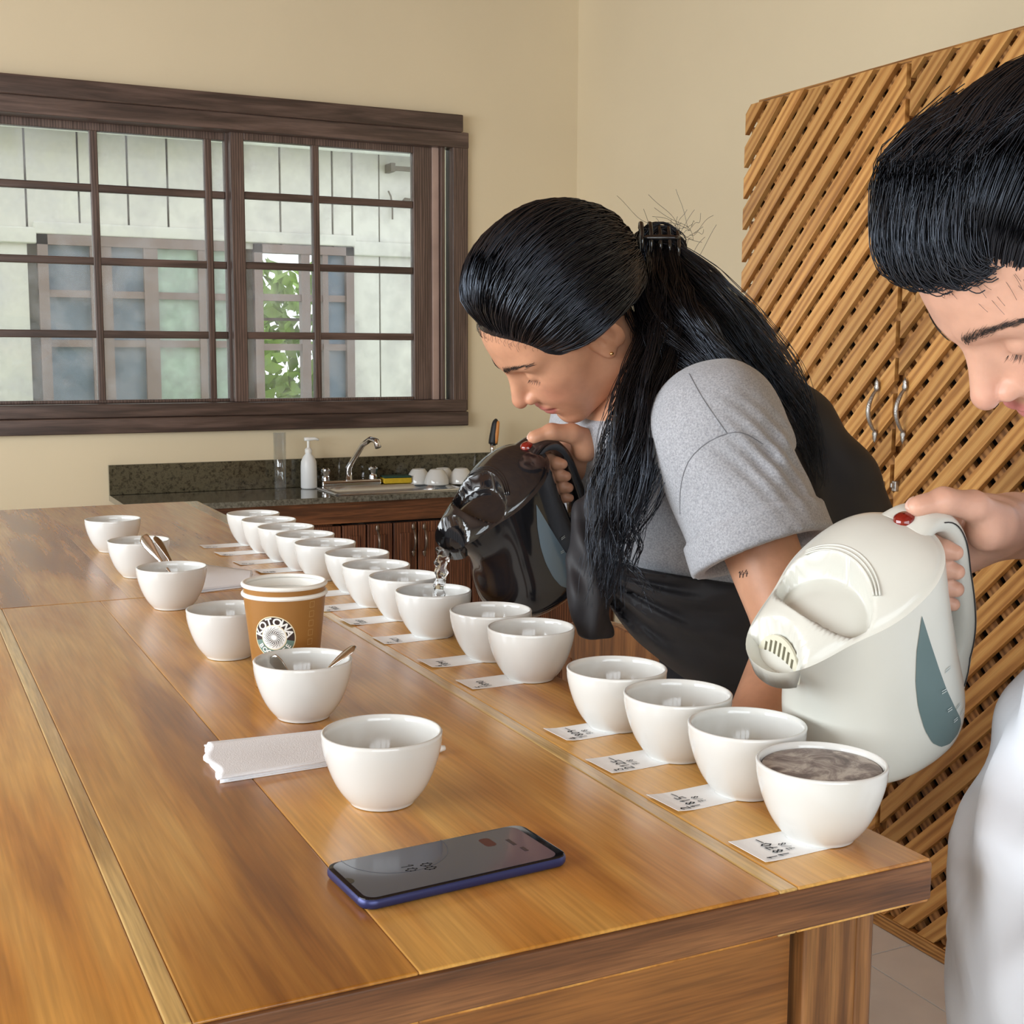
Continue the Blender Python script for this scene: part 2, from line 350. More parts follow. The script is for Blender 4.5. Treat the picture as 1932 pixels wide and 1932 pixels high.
# wall bracket with a dry twig
m_iron = plain('rusty_iron', srgb(92, 84, 70), 0.6)
br = obj('bracket', G().box((fpx(726, 320)[0], YF - .12, fpx(726, 325)[2]), (fpx(800, 320)[0], YF - .09, fpx(726, 317)[2])).box((fpx(724, 320)[0], YF - .13, fpx(726, 328)[2]), (fpx(732, 320)[0], YF - .02, fpx(726, 312)[2])), m_iron, hb)
obj('twig', G().tube([fpx(727, 362) - [0, .05, 0], fpx(732, 372) - [0, .05, 0], fpx(736, 395) - [0, .04, 0], fpx(735, 415) - [0, .05, 0]], .006, 5), m_iron, br)
obj('hook', G().tube([fpx(752, 386) - [0, .06, 0], fpx(757, 379) - [0, .07, 0], fpx(768, 381) - [0, .07, 0], fpx(785, 377) - [0, .07, 0]], .014, 6), m_iron, hb)
m_grass = plain('yard_grass', srgb(120, 140, 80), 0.9, noise=.3, nscale=4)
tag(obj('ground', G().box((-12, YB + .3, -.3), (16, 24, -.15)), m_grass), kind='structure')
m_leaf = plain('hedge_leaves', srgb(150, 176, 90), 0.7, noise=.35, nscale=4)
g = G(); n = 2600
for i in range(n):
    p = np.array([rng.uniform(2.6, 6.2), rng.uniform(11.0, 12.2), rng.uniform(0, 1.0) ** .8 * 2.2 - .1])
    a, b = rng.normal(size=3), rng.normal(size=3); a /= np.linalg.norm(a); b -= a * (a @ b); b /= np.linalg.norm(b); s = .11
    g.add([p - a * s, p - b * s * .5, p + a * s, p + b * s * .5], [(0, 1, 2, 3)])
tag(obj('hedge', g, m_leaf), 'green hedge seen through the open window of the house across the yard', 'hedge', kind='stuff')
# ================================================================== table
teak = [srgb(104, 60, 24), srgb(150, 92, 36), srgb(200, 138, 60), srgb(222, 170, 90)]
m_teak = wood('varnished_teak_top', teak, axis=1, scale=1.15, rough=0.26, stretch=9, coat=0.22, vary=0.12, fine=0.20, bump=0.02, spread=(.08, .70))
m_sap = wood('pale_sapwood', [srgb(178, 136, 74), srgb(212, 174, 108), srgb(224, 190, 124)], axis=1, scale=1.5, rough=0.22, coat=0.35, vary=0.05, fine=0.3, bump=.05)
m_edge = wood('teak_end_grain', [srgb(70, 42, 24), srgb(112, 72, 42), srgb(136, 92, 56)], axis=0, scale=2.5, rough=0.45, stretch=6, vary=0.1, spread=(.25, .7))
m_side = wood('teak_side_shaded', [srgb(84, 50, 23), srgb(130, 82, 38), srgb(156, 104, 52)], axis=0, scale=1.6, rough=0.4, stretch=8, vary=0.08)  # apron wood darkened so its colour carries the shade on the sides
m_post = wood('teak_post', [srgb(92, 58, 30), srgb(134, 90, 50), srgb(158, 112, 66)], axis=2, scale=2.0, rough=0.35, stretch=8, vary=0.08)
TX1, TY0, TYM, TY1, TT = 0.679, 0.680, 1.946, 3.153, 0.034; TX0 = -0.56
tb = thing('cupping_table', (0, 1.9, 0), 'large varnished teak table with rows of bowls on it', 'table')
for (y0, y1, xs) in ((TY0, TYM, [TX0, -.36, -.08, .122, .1365, .272, .541, .557, TX1]), (TYM, TY1, [TX0, -.30, -.02, .13, .315, .47, .645, TX1])):
    for a, b in zip(xs[:-1], xs[1:]):
        thin = (b - a) < .04
        o = obj('plank', G().box((a - 1e-4, y0 + .0012, TH - TT), (b + 1e-4, y1 - .0012, TH)), m_sap if thin else m_teak, tb, bevel=.0005 if not (y0 == TY0) else .0016)
# darker end-grain board along the near edge, apron, rails and corner posts
obj('edge_board', G().box((TX0, TY0 - .0015, TH - .031), (TX1, TY0 + .012, TH - .002)), m_edge, tb, bevel=.002)
zA = TH - TT
obj('apron', G().box((TX0 + .05, TY0 + .016, .36), (.563, TY0 + .034, zA)), m_side, tb)
obj('apron', G().box((.585, TY0 + .06, .80), (.61, TY1 - .10, zA)), m_side, tb)
obj('apron', G().box((TX0 + .06, TY1 - .08, .80), (.60, TY1 - .055, zA)), m_side, tb)
obj('apron', G().box((TX0 + .055, TY0 + .06, .80), (TX0 + .08, TY1 - .10, zA)), m_side, tb)
for (x, y) in ((.5685, TY0 + .006), (TX0 + .05, TY0 + .006), (.569, TY1 - .12), (TX0 + .05, TY1 - .12), (.569, TYM - .05), (TX0 + .05, TYM - .05)):
    obj('leg', G().box((x, y, 0), (x + .060, y + .075, zA)), m_post, tb, bevel=.003)
obj('corner_strip', G().box((.615, TY0 + .004, 0), (.630, TY0 + .02, zA)), m_post, tb, bevel=.002)
# ================================================================== bowls
m_porc = plain('white_porcelain', (0.69, 0.69, 0.665), 0.09, spec=0.55, coat=0.25)
S = 1 / .95; RB = 0.05
bh = 0.05715 * S
t_ = np.array([0, .03, .10, .25, .5, .75, .93, 1]); r_ = np.array([.50, .545, .62, .745, .885, .965, .995, .985])
outer = [(RB * r, bh * t) for r, t in zip(np.interp(np.linspace(0, 1, 17), t_, r_), np.linspace(0, 1, 17))]
# smooth profile through the key points
from numpy import polyfit, polyval
pc = polyfit(t_, r_, 5); ts = np.linspace(0.02, 1, 18)
outer = [(RB * .47, 0.0015), (RB * .50, 0.0), (RB * .53, 0.0006)] + [(RB * min(polyval(pc, t), 1.0), bh * t) for t in ts[:-1]] + [(RB * .998, bh * .985), (RB * .982, bh), (RB * .962, bh * 1.003), (RB * .945, bh * .992)]
inner = [(RB * (min(polyval(pc, t), 1.0) - .075), bh * t) for t in ts[::-1][1:] if t > .16] + [(RB * .42, bh * .115), (RB * .22, bh * .10), (0.0005, bh * .097)]
bowl_me = mesh('bowl', G().lathe([(0.0005, .0015)] + outer + inner, 64), True); fixn(bowl_me); bowl_me.materials.append(m_porc)
def bowl(x, y, label, group=None, z=TH, flip=False, cat='bowl'):
    o = obj('cupping_bowl', bowl_me, loc=(x, y, z + .0002)); tag(o, label, cat, group)
    if flip: o.rotation_euler = (math.pi, 0, rng.uniform(0, 3)); o.location.z = z + bh + .0005
    else: o.rotation_euler = (0, 0, rng.uniform(0, 6))
    return o
RY = [.7134, .8151, .9165, 1.0162, 1.2107, 1.3120, 1.4502, 1.5622, 1.6608, 1.7708, 1.8873, 1.986, 2.0856, 2.185, 2.2836]
RX = [.6008, .6091, .6098, .6071, .6151, .6145, .6004, .6057, .6016, .6124, .6009, .599, .5959, .594, .5923]
ords = ['second', 'third', 'fourth', 'fifth', 'sixth', 'seventh', 'eighth', 'ninth', 'tenth', 'eleventh', 'twelfth', 'thirteenth', 'fourteenth', 'fifteenth']
rowpos = []
for i, (x, y) in enumerate(zip(RX, RY)):
    x, y = x * S, y * S; rowpos.append((x, y))
    if i == 0: lab = 'white bowl brimming with foamy coffee at the table corner'
    elif i == 6: lab = 'white bowl receiving the stream of water from the black kettle'
    elif i == 14: lab = 'empty white bowl ending the tagged row near the sink'
    else: lab = 'empty white bowl, %s in the tagged row from the coffee-filled one' % ords[i - 1]
    bowl(x, y, lab, 'bowls in the tagged row')
LPOS = [(.3368, .9193), (.3496, 1.1733), (.3435, 1.4470), (.3420, 1.7600), (.3448, 2.0295), (.3489, 2.3048)]
LLAB = ['empty white bowl standing on the end of the folded napkin', 'white bowl with two steel spoons in front of the paper cups', 'empty white bowl half hidden behind the paper cups',
        'white bowl with two crossed spoon handles by the table seam', 'empty white bowl just behind the bowl with crossed spoon handles', 'empty white bowl farthest from the phone in the untagged row']
LP = [(x * S, y * S) for x, y in LPOS]
for (x, y), l in zip(LP, LLAB): bowl(x, y, l, 'bowls in the untagged row')
# coffee crust in the first bowl, a little water in the seventh
m_cof, nt, b = newmat('coffee_crust')
tc = nd(nt, 'ShaderNodeTexCoord'); n1 = nd(nt, 'ShaderNodeTexNoise', Scale=38.0, Detail=9.0, Roughness=.65, Distortion=1.2); nt.links.new(tc.outputs['Object'], n1.inputs['Vector'])
cr = nd(nt, 'ShaderNodeValToRGB'); el = cr.color_ramp.elements; el[0].position = .32; el[0].color = srgb(74, 62, 58); el[1].position = .60; el[1].color = srgb(192, 184, 174)
e_ = el.new(.46); e_.color = srgb(134, 120, 114)
nt.links.new(n1.outputs['Fac'], cr.inputs[0]); nt.links.new(cr.outputs[0], b.inputs['Base Color']); b.inputs['Roughness'].default_value = .45
bp = nd(nt, 'ShaderNodeBump', Strength=.4, Distance=.001); nt.links.new(n1.outputs['Fac'], bp.inputs['Height']); nt.links.new(bp.outputs[0], b.inputs['Normal'])
g = G(); g.lathe([(0.0003, .0010), (.012, .0011), (.028, .0010), (.040, .0006), (.0445, 0), (.0452, -.0006), (.040, -.006), (.0003, -.006)], 48)
o = obj('coffee', g, m_cof, smooth=True, loc=(rowpos[0][0], rowpos[0][1], TH + bh * .93)); tag(o, 'grey-brown coffee crust filling the bowl at the table corner', 'coffee')
# ================================================================== paper tags with handwritten numbers
m_paper = plain('white_paper', (0.88, 0.88, 0.88), 0.7)
m_ink = plain('black_ink', (0.02, 0.02, 0.025), 0.6)
GL = {'0': [[(.5, 1), (.15, .75), (.1, .3), (.45, 0), (.85, .3), (.85, .75), (.5, 1)]], '1': [[(.25, .75), (.6, 1), (.5, 0)]],
      '2': [[(.1, .8), (.45, 1), (.85, .8), (.6, .45), (.05, 0), (.95, .05)]], '3': [[(.1, .95), (.8, .95), (.4, .58), (.85, .4), (.6, 0), (.05, .1)]],
      '4': [[(.6, 1), (.05, .4), (.95, .4)], [(.75, .75), (.6, -.1)]], '5': [[(.9, 1), (.25, .95), (.2, .55), (.75, .55), (.8, .1), (.1, 0)]],
      '6': [[(.75, 1), (.25, .5), (.2, .1), (.6, 0), (.75, .35), (.25, .4)]], '7': [[(.05, .95), (.9, 1), (.4, 0)], [(.3, .5), (.8, .52)]],
      '8': [[(.5, .52), (.15, .78), (.5, 1), (.85, .78), (.2, .25), (.5, 0), (.85, .25), (.5, .52)]], '9': [[(.8, .85), (.4, 1), (.15, .7), (.5, .5), (.8, .85), (.6, 0)]],
      '-': [[(.0, .45), (1.3, .55)]], '/': [[(.9, 1), (.1, 0)]]}
def strokes(g, txt, o, ux, uy, h, w, nrm, lw, lift=.0006):
    """ribbon handwriting from o along ux, up uy; h letter height, w advance"""
    o, ux, uy, nrm = map(lambda a: np.asarray(a, float), (o, ux, uy, nrm)); x = 0
    for ch in txt:
        for st in GL.get(ch, []):
            P = np.array([o + ux * (x + p[0] * w * .8) + uy * p[1] * h for p in st]) + nrm * lift
            for a, b in zip(P[:-1], P[1:]):
                t = b - a; L = np.linalg.norm(t); t /= L + 1e-9; s = np.cross(nrm, t) * lw
                g.add([a - s - t * lw, b - s + t * lw, b + s + t * lw, a + s - t * lw], [(0, 1, 2, 3)])
        x += w
texts = [('1', '1870-', '7/8'), ('2', '1815-', '7/8'), ('3', '2125-', '7/8'), ('4', '1809-', '7/8'), ('5', '1890', ''), ('6', '1891', ''), ('7', '1421', ''), ('8', '1287', ''), ('9', '1805', ''), ('10', '81', ''),
         ('11', '96', ''), ('12', '08', ''), ('13', '0', ''), ('14', '7', ''), ('15', '0', '')]
tagx0 = [.559, .557, .558, .566, .563, .559, .552, .549, .545, .545, .545, .546, .535, .528, .522]
tang = [2, 4, 3, 3, 2, 2, 1, 2, 2, 0, 0, 2, 4, 4, 0]
for i, ((cx, cy), tx) in enumerate(zip(rowpos, texts)):
    x0 = tagx0[i] + .002; wd = .044; x1 = cx + .01; a = math.radians(tang[i]); yc = cy - .004 + (.006 if i % 3 else 0)
    t = thing('paper_tag', (x0, yc, TH), 'white paper strip reading %s under the %s' % (tx[0], 'coffee-filled bowl' if i == 0 else 'bowl %s in the tagged row' % (ords[i - 1])), 'paper tag', 'paper tags under the bowls')
    L = x1 - x0; n = 12; g = G()
    us = np.linspace(0, L, n); curl = .0035 * np.clip(1 - us / (.02 + .004 * (i % 3)), 0, 1) ** 2 * (1 if i % 2 else .5) * 0.6
    top = []
    ca, sa = math.cos(a), math.sin(a)
    def pt(u, v, z): return (x0 + u * ca - v * sa, yc + u * sa + v * ca, TH + z)
    R_ = [np.array([pt(u, -wd / 2, c + .0002), pt(u, wd / 2, c + .0002), pt(u, wd / 2, c + .0005), pt(u, -wd / 2, c + .0005)]) for u, c in zip(us, curl)]
    obj('paper', g.rings(R_), m_paper, t)
    gi = G(); ux = np.array([-sa, ca, 0]) * -1; uy = np.array([ca, sa, 0]) * -1   # text read from the other side of the table
    ux = np.array([-sa, ca, 0.]) ; uy = np.array([-ca, -sa, 0.])
    k = 1.0
    strokes(gi, tx[0], pt(.014, -.020, .0012), ux * k, uy, .008, .006, (0, 0, 1), .0006)
    strokes(gi, tx[1], pt(.026, -.019, .0007), ux, uy, .0085, .0068, (0, 0, 1), .0006)
    if tx[2]: strokes(gi, tx[2], pt(.037, -.012, .0007), ux, uy, .0065, .005, (0, 0, 1), .0004)
    o = obj('handwriting', gi, m_ink, t); o['label'] = 'black handwritten numbers'
# ================================================================== napkins
m_nap = plain('white_tissue', (0.84, 0.85, 0.88), 0.9, bump=0.22, bscale=800)
def napkin(cor, layers, h, label, z0=TH):
    """folded napkin from four table-plane corners (near-left, near-right, far-right, far-left)"""
    cor = np.array(cor, float); c = cor.mean(0); t = thing('paper_napkin', (c[0], c[1], z0), label, 'napkin')
    for L in range(layers):
        g = G(); nu, nv = 22, 14; sh = rng.uniform(-.004, .004, 2) if L else np.zeros(2); V = []
        for s_ in (0, 1):
            for i in range(nu):
                for j in range(nv):
                    u, v = i / (nu - 1), j / (nv - 1)
                    p = cor[0] * (1 - u) * (1 - v) + cor[1] * u * (1 - v) + cor[2] * u * v + cor[3] * (1 - u) * v
                    edge = .0022 * math.sin(9 * v + L * 2) * (1 - min(u * 8, 1)) + .0012 * math.sin(7 * u + 3 * L) * (1 if j in (0, nv - 1) else 0)
                    p = p + sh * (1 - u) + np.array([edge * (1 + .5 * L), 0])
                    z = z0 + .0003 + h * (L + s_ * .8) / layers + .0012 * (L / max(1, layers - 1)) * (math.sin(5 * u + 1) * math.sin(4 * v) ** 2 + 1) * .5 * (1 if s_ or L else 0)
                    V.append((p[0], p[1], z))
        f = []; n = nu * nv
        for i in range(nu - 1):
            for j in range(nv - 1):
                a = i * nv + j; f += [(a, a + 1, a + nv + 1, a + nv), (n + a, n + a + nv, n + a + nv + 1, n + a + 1)]
        for i in range(nu - 1):
            for j in (0, nv - 1): a = i * nv + j; f.append((a, a + nv, n + a + nv, n + a))
        for j in range(nv - 1):
            for i in (0, nu - 1): a = i * nv + j; f.append((a, a + 1, n + a + 1, n + a))
        obj('napkin_layer', g.add(V, f), m_nap, t, smooth=True)
napkin([onZ(415, 1479, TH)[:2], onZ(625, 1446, TH)[:2], onZ(640, 1384, TH)[:2], onZ(386, 1411, TH)[:2]], 4, .0055, 'folded white paper napkin poking out from under an empty bowl')
napkin([onZ(372, 1120, TH)[:2], onZ(474, 1107, TH)[:2], onZ(476, 1082, TH)[:2], onZ(386, 1071, TH)[:2]], 2, .005, 'white paper napkin lying behind the bowl with crossed spoon handles')
# ================================================================== paper cups
m_kraft = plain('brown_cup_print', srgb(152, 106, 52), 0.45, noise=0.03, nscale=20)
m_cupw = plain('white_cup_board', (0.86, 0.85, 0.80), 0.5)
m_cream = plain('cream_print', srgb(236, 222, 186), 0.5); m_dkp = plain('dark_brown_print', srgb(58, 44, 40), 0.5)
m_grn = plain('green_print', srgb(106, 132, 122), 0.5); m_wpr = plain('white_print', (0.85, 0.85, 0.82), 0.5); m_gold = plain('tan_print', srgb(186, 150, 98), .5)
PCX, PCY = onZ(540, 1290, TH)[:2]
PDEP = (np.array([PCX, PCY, TH + .1]) - C) @ FW; PR = 79.5 / F * PDEP; PH = onY(537, 1099, PCY)[2] - TH - .0105; pb = PR * .72
def cup_r(z): return pb + (PR * .965 - pb) * z / PH
def paper_cup(z0, label):
    t = thing('paper_cup', (PCX, PCY, TH + z0), label, 'paper cup', 'stacked paper cups')
    obj('wall', G().lathe([(.001, .006), (pb - .002, .006), (pb, 0), (pb + .0004, .001), (PR * .965, PH - .002)], 64), m_kraft, t, smooth=True, local=True)
    obj('lining', G().lathe([(PR * .965 - .0008, PH), (pb - .001, .008), (.001, .008)], 64), m_cupw, t, smooth=True, local=True)
    a = np.linspace(0, 2 * np.pi, 12, endpoint=False); tt = np.linspace(0, 2 * np.pi, 64, endpoint=False)
    rr = .0026; g = G(); rs = []
    for u in np.append(a, 0): rs.append(np.c_[(PR - .0018 + rr * np.cos(u)) * np.cos(tt), (PR - .0018 + rr * np.cos(u)) * np.sin(tt), np.full(64, PH + rr * np.sin(u))])
    obj('rim', g.rings(rs, False, False), m_cupw, t, smooth=True, local=True)
    return t
c1 = paper_cup(0, 'brown printed paper cup with round emblem, lower of the stacked pair')
c2 = paper_cup(.0105, 'brown paper cup nested inside the cup with the round emblem')
def on_cup(th0, zc, pts, lift):
    """map flat emblem coordinates (x right, y up, metres) on the cup wall; th0 = facing angle"""
    out = []
    for x, y in pts:
        z = zc + y; r = cup_r(z) + lift; th = th0 + x / r; out.append((PCX + r * math.cos(th), PCY + r * math.sin(th), TH + z))
    return out
vd = -FW[:2] / np.linalg.norm(FW[:2]); th_f = math.atan2(vd[1], vd[0]) ; 
d_ = C[:2] - np.array([PCX, PCY]); th_c = math.atan2(d_[1], d_[0])
TE = th_c - .30; ZE = onY(515, 1204, PCY - PR * .8)[2] - TH; ER = 40 / F * PDEP
def disc(r0, r1, mat, lift, a0=0, a1=2 * math.pi, name='emblem_ring', clip=None, n=64):
    g = G(); A = np.linspace(a0, a1, n); k = 6
    R = np.linspace(r0, r1, k); V = []
    for r in R: V += on_cup(TE, ZE, [(r * math.cos(a), r * math.sin(a)) for a in A], lift)
    f = [(i * n + j, i * n + j + 1, (i + 1) * n + j + 1, (i + 1) * n + j) for i in range(k - 1) for j in range(n - 1)]
    return obj(name, g.add(V, f), mat, c1, smooth=True)
disc(.0002, ER, m_cream, .0003); disc(.0002, ER * .955, m_dkp, .0005)
disc(.0002, ER * .955, m_grn, .0007, math.radians(192), math.radians(348), name='emblem_banner')
disc(.0002, ER * .60, m_cream, .0009); disc(.0002, ER * .56, m_wpr, .0011)
g = G()
for i in range(18):      # swirling sun rays
    a0 = 2 * math.pi * i / 18; P_ = []
    for s_ in np.linspace(.12, .50, 9): P_.append((s_ * ER, a0 + .35 * math.sin((s_ - .12) / .38 * math.pi * 1.5)))
    L_ = []; 
    for q, (r, a) in enumerate(P_):
        w = ER * .022 * math.sin(math.pi * (q + .6) / 9.4) / r
        L_.append(((r * math.cos(a - w), r * math.sin(a - w)), (r * math.cos(a + w), r * math.sin(a + w))))
    for (p, q), (p2, q2) in zip(L_[:-1], L_[1:]): g.add(on_cup(TE, ZE, [p, q, q2, p2], .0014), [(0, 1, 2, 3)])
obj('emblem_sun', g, m_dkp, c1)
def text_mesh(s, bold=0.0):
    cu = bpy.data.curves.new('t', 'FONT'); cu.body = s; cu.align_x = 'CENTER'; cu.size = 1; cu.offset = bold; cu.resolution_u = 4
    o = bpy.data.objects.new('t', cu); COL.objects.link(o); dg = bpy.context.evaluated_depsgraph_get(); dg.update()
    me = o.evaluated_get(dg).to_mesh(); v = [tuple(p.co) for p in me.vertices]; f = [tuple(p.vertices) for p in me.polygons]
    o.evaluated_get(dg).to_mesh_clear(); bpy.data.objects.remove(o); bpy.data.curves.remove(cu); return np.array(v), f
def arc_text(s, r, size, a_mid, da, mat, top=True, name='emblem_lettering', bold=.03, wid=1.0):
    g = G(); n = len(s)
    for i, ch in enumerate(s):
        v, f = text_mesh(ch, bold); a = a_mid + (-(i - (n - 1) / 2) * da if top else (i - (n - 1) / 2) * da)
        x = v[:, 0] * size * wid; y = (v[:, 1] - .35) * size
        if top: X = (r + y) * math.cos(a) + x * math.sin(a); Y = (r + y) * math.sin(a) - x * math.cos(a)
        else: X = (r - y) * math.cos(a) - x * math.sin(a); Y = (r - y) * math.sin(a) + x * math.cos(a)
        g.add(on_cup(TE, ZE, list(zip(X, Y)), .0013), f)
    obj(name, g, mat, c1)
arc_text('KOTOWA', ER * .755, .0115, math.radians(90), math.radians(30), m_wpr, wid=1.1)
arc_text('BOQUETE', ER * .765, .0075, math.radians(270), math.radians(19), m_wpr, top=False)
g = G()
for i in range(5):       # column of small outlined check boxes
    zb = ZE - .008 + i * .0105; xb = .0; s_ = .0034; w = .0005; th = th_c + .72
    for (a, b, c, d) in ((-s_, -s_, s_, -s_ + w), (-s_, s_ - w, s_, s_), (-s_, -s_, -s_ + w, s_), (s_ - w, -s_, s_, s_)):
        P_ = [(a, b), (c, b), (c, d), (a, d)]; out = []
        for x, y in P_:
            z = zb + y; r = cup_r(z) + .0004; t2 = th + x / r; out.append((PCX + r * math.cos(t2), PCY + r * math.sin(t2), TH + z))
        g.add(out, [(0, 1, 2, 3)])
obj('check_boxes', g, m_gold, c1)
# ================================================================== phone
m_pb = plain('blue_phone_body', srgb(52, 58, 104), 0.32, metal=0.4); m_ps = plain('screen_reflection_tint', srgb(58, 66, 86), 0.12, spec=0.6, coat=0.3)  # ceiling reflection is put into the screen's grey-blue base colour
m_pbk = plain('phone_bezel', (0.008, 0.008, 0.01), 0.1)
pc_ = np.array([onZ(x, y, TH + .008)[:2] for x, y in ((612, 1632), (985, 1556), (1073, 1612), (685, 1700))]); pcen = pc_.mean(0)
pa = math.atan2(*(pc_[2] - pc_[3])[::-1]); pl, pwid = .1635, .0735
ph = thing('smartphone', (pcen[0], pcen[1], TH), 'dark blue smartphone lying face up near the table edge', 'phone', rz=pa)
def rrect(l, w, r, n=8):
    P_ = []
    for cx, cy, a in ((l / 2 - r, w / 2 - r, 0), (-l / 2 + r, w / 2 - r, 90), (-l / 2 + r, -w / 2 + r, 180), (l / 2 - r, -w / 2 + r, 270)):
        for q in np.linspace(0, 90, n): P_.append((cx + r * math.cos(math.radians(a + q)), cy + r * math.sin(math.radians(a + q))))
    return np.array(P_)
def rstack(l, w, r, prof): return [np.c_[rrect(l - 2 * i, w - 2 * i, max(r - i, .001)), np.full(32, z)] for i, z in prof]
obj('body', G().rings(rstack(pl, pwid, .011, [(.004, .0), (.0015, .0008), (.0002, .0028), (0, .0048), (.0004, .0066), (.0012, .0076)])), m_pb, ph, smooth=False, auto=50, local=True)
obj('bezel', G().rings(rstack(pl, pwid, .011, [(.0010, .0070), (.0012, .0080), (.0022, .0083)])), m_pbk, ph, auto=40, local=True)
obj('screen', G().prism([(x - .002, y) for x, y in rrect(pl - .0125, pwid - .0065, .0085)], .0083, .00838), m_ps, ph, local=True)
q = np.linspace(0, np.pi, 10)
obj('camera_notch', G().prism([(-pl / 2 + .0040 + .0045 * math.sin(a), .005 * math.cos(a)) for a in q], .0083, .0085), m_pbk, ph, local=True)
m_icon = plain('dim_red_icon', srgb(84, 46, 40), .4); m_dim = plain('dim_screen_text', srgb(34, 38, 50), .2); m_arc = plain('screen_arc', srgb(78, 84, 98), .2)
obj('notification_icon', G().prism([(x + .040, y + .014) for x, y in rrect(.009, .016, .0035)], .0083, .0085), m_icon, ph, local=True)
g = G(); A = np.linspace(math.pi * .98, math.pi * 2.02, 40)
for a, b in zip(A[:-1], A[1:]):
    g.add([(-.028 + r * math.cos(t) * 1.0, .0335 + r * math.sin(t), .00845) for t, r in ((a, .0395), (b, .0395), (b, .0402), (a, .0402))], [(0, 1, 2, 3)])
obj('screen_arc', g, m_arc, ph, local=True)
g = G(); strokes(g, '10', (-.035, .006, .0085), (0, -1, 0), (1, 0, 0), .008, .007, (0, 0, 1), .0006, 0); strokes(g, '00', (-.022, .002, .0085), (0, -1, 0), (1, 0, 0), .008, .007, (0, 0, 1), .0006, 0)
obj('clock_digits', g, m_dim, ph, local=True)
g = G()
for x, y, l in ((.054, .006, .012), (.056, -.010, .008)): g.box((x, y - l / 2, .0084), (x + .003, y + l / 2, .0085))
obj('screen_text', g, m_dim, ph, local=True)
# ================================================================== spoons and stir stick
m_steel = plain('polished_steel', (0.62, 0.60, 0.58), 0.14, metal=1)
def spoon(tip, head, label, group, wide=.0075, flatn=(0, 0, 1), bowl_r=.017):
    """tip = handle end (up), head = bowl end (down) in world coordinates"""
    tip, head = np.array(tip, float), np.array(head, float); ax = tip - head; L = np.linalg.norm(ax); ax /= L
    nrm = np.array(flatn, float); nrm -= ax * (ax @ nrm); nrm /= np.linalg.norm(nrm); sd = np.cross(nrm, ax)
    t = thing('cupping_spoon', head, label, 'spoon', group)
    g = G(); rs = []; k = np.linspace(0, 2 * np.pi, 12, endpoint=False)
    for s_ in np.linspace(.25, 1, 22):
        w = np.interp(s_, [.25, .35, .6, .85, .95, .985, 1], [.0022, .0020, .0030, wide, wide * .98, wide * .72, wide * .1]); th = .0011
        p = head + ax * L * s_ + nrm * .004 * math.sin((s_ - .25) * 4)
        rs.append(p + w * np.cos(k)[:, None] * sd + th * np.sin(k)[:, None] * nrm)
    obj('handle', g.rings(rs), m_steel, t, smooth=True)
    g = G(); rs = []
    for s_ in np.linspace(0.02, .27, 12):
        u = (s_ - .02) / .25; w = bowl_r * math.sqrt(max(1 - (2 * min(u, 1) - 1) ** 2, .01)) * (1 - .15 * u) if u < .95 else .003
        a = np.linspace(0, np.pi, 9); dpt = .006 * math.sin(math.pi * min(u, 1))
        up = np.stack([head + ax * L * s_ + sd * w * math.cos(q) - nrm * dpt * math.sin(q) for q in a]); lo = np.stack([head + ax * L * s_ + sd * w * math.cos(q) - nrm * (dpt * math.sin(q) + .0009) for q in a[::-1]])
        rs.append(np.r_[up, lo])
    obj('bowl', g.rings(rs), m_steel, t, smooth=True)
zb = TH + .009
b2 = np.array([*LP[1], 0]); b4 = np.array([*LP[3], 0])
grp = 'spoons standing in the bowls'
spoon(dep(268, 1010, np.linalg.norm([1]) * 1.93), b4 + [.026, -.006, zb], 'broad steel spoon handle leaning left in the bowl by the table seam', grp, .0085, -FW)
spoon(dep(292, 1012, 1.95), b4 + [.028, .012, zb], 'narrow steel spoon handle behind the broad one in the bowl by the seam', grp, .006, -FW + RR * .9)
spoon(dep(672, 1220, 1.30), b2 + [-.012, .004, zb], 'steel spoon leaning out over the rim of the bowl before the paper cups', grp, .0075, (.2, -.3, 1))
spoon(b2 + [-.024, .034, TH + .057], b2 + [.006, -.012, zb], 'steel spoon with flat handle end seen edge-on before the paper cups', grp, .0075, (-.1, .6, .5))
m_whp = plain('white_plastic', (0.85, 0.85, 0.82), 0.4)
a, b = onZ(839, 1411, TH + .004), onZ(775, 1422, TH + .004)
tag(obj('stir_stick', G().tube(np.linspace(b, a, 8), [.0028] * 6 + [.0034, .0024], 10), m_whp, smooth=True), 'white round-tipped stir stick lying behind the bowl on the napkin', 'stir stick')
# ================================================================== sink counter
m_gran = speckle('green_grey_granite', [srgb(28, 27, 20), srgb(66, 62, 48), srgb(92, 86, 68), srgb(62, 60, 46)], 75, 0.12, 0.2)
m_grantop = speckle('granite_top', [srgb(64, 62, 54), srgb(104, 102, 92), srgb(128, 126, 116)], 90, 0.12, 0.3)
m_cab = wood('reddish_cabinet_wood', [srgb(72, 42, 28), srgb(112, 68, 46), srgb(138, 88, 60)], axis=2, scale=2, rough=.45, vary=.12)
m_cabh = wood('reddish_cabinet_rail', [srgb(92, 56, 34), srgb(136, 86, 54), srgb(160, 106, 68)], axis=0, scale=2, rough=.45, vary=.12)
zc = onY(420, 925.5, YB - .02)[2]; yfr = onZ(420, 948, zc)[1]; xc0 = onY(207, 934, YB - .02)[0]
ct = thing('granite_countertop', (1.6, YB - .2, zc), 'polished dark granite countertop around the sink', 'countertop')
SX0, SX1 = onZ(632, 935, zc)[0], onZ(800, 930, zc)[0]; SY0, SY1 = yfr + .05, YB - .10
SX0, SX1 = onZ(600, 918, zc)[0] - .02, onZ(820, 914, zc)[0] + .02
g = G()
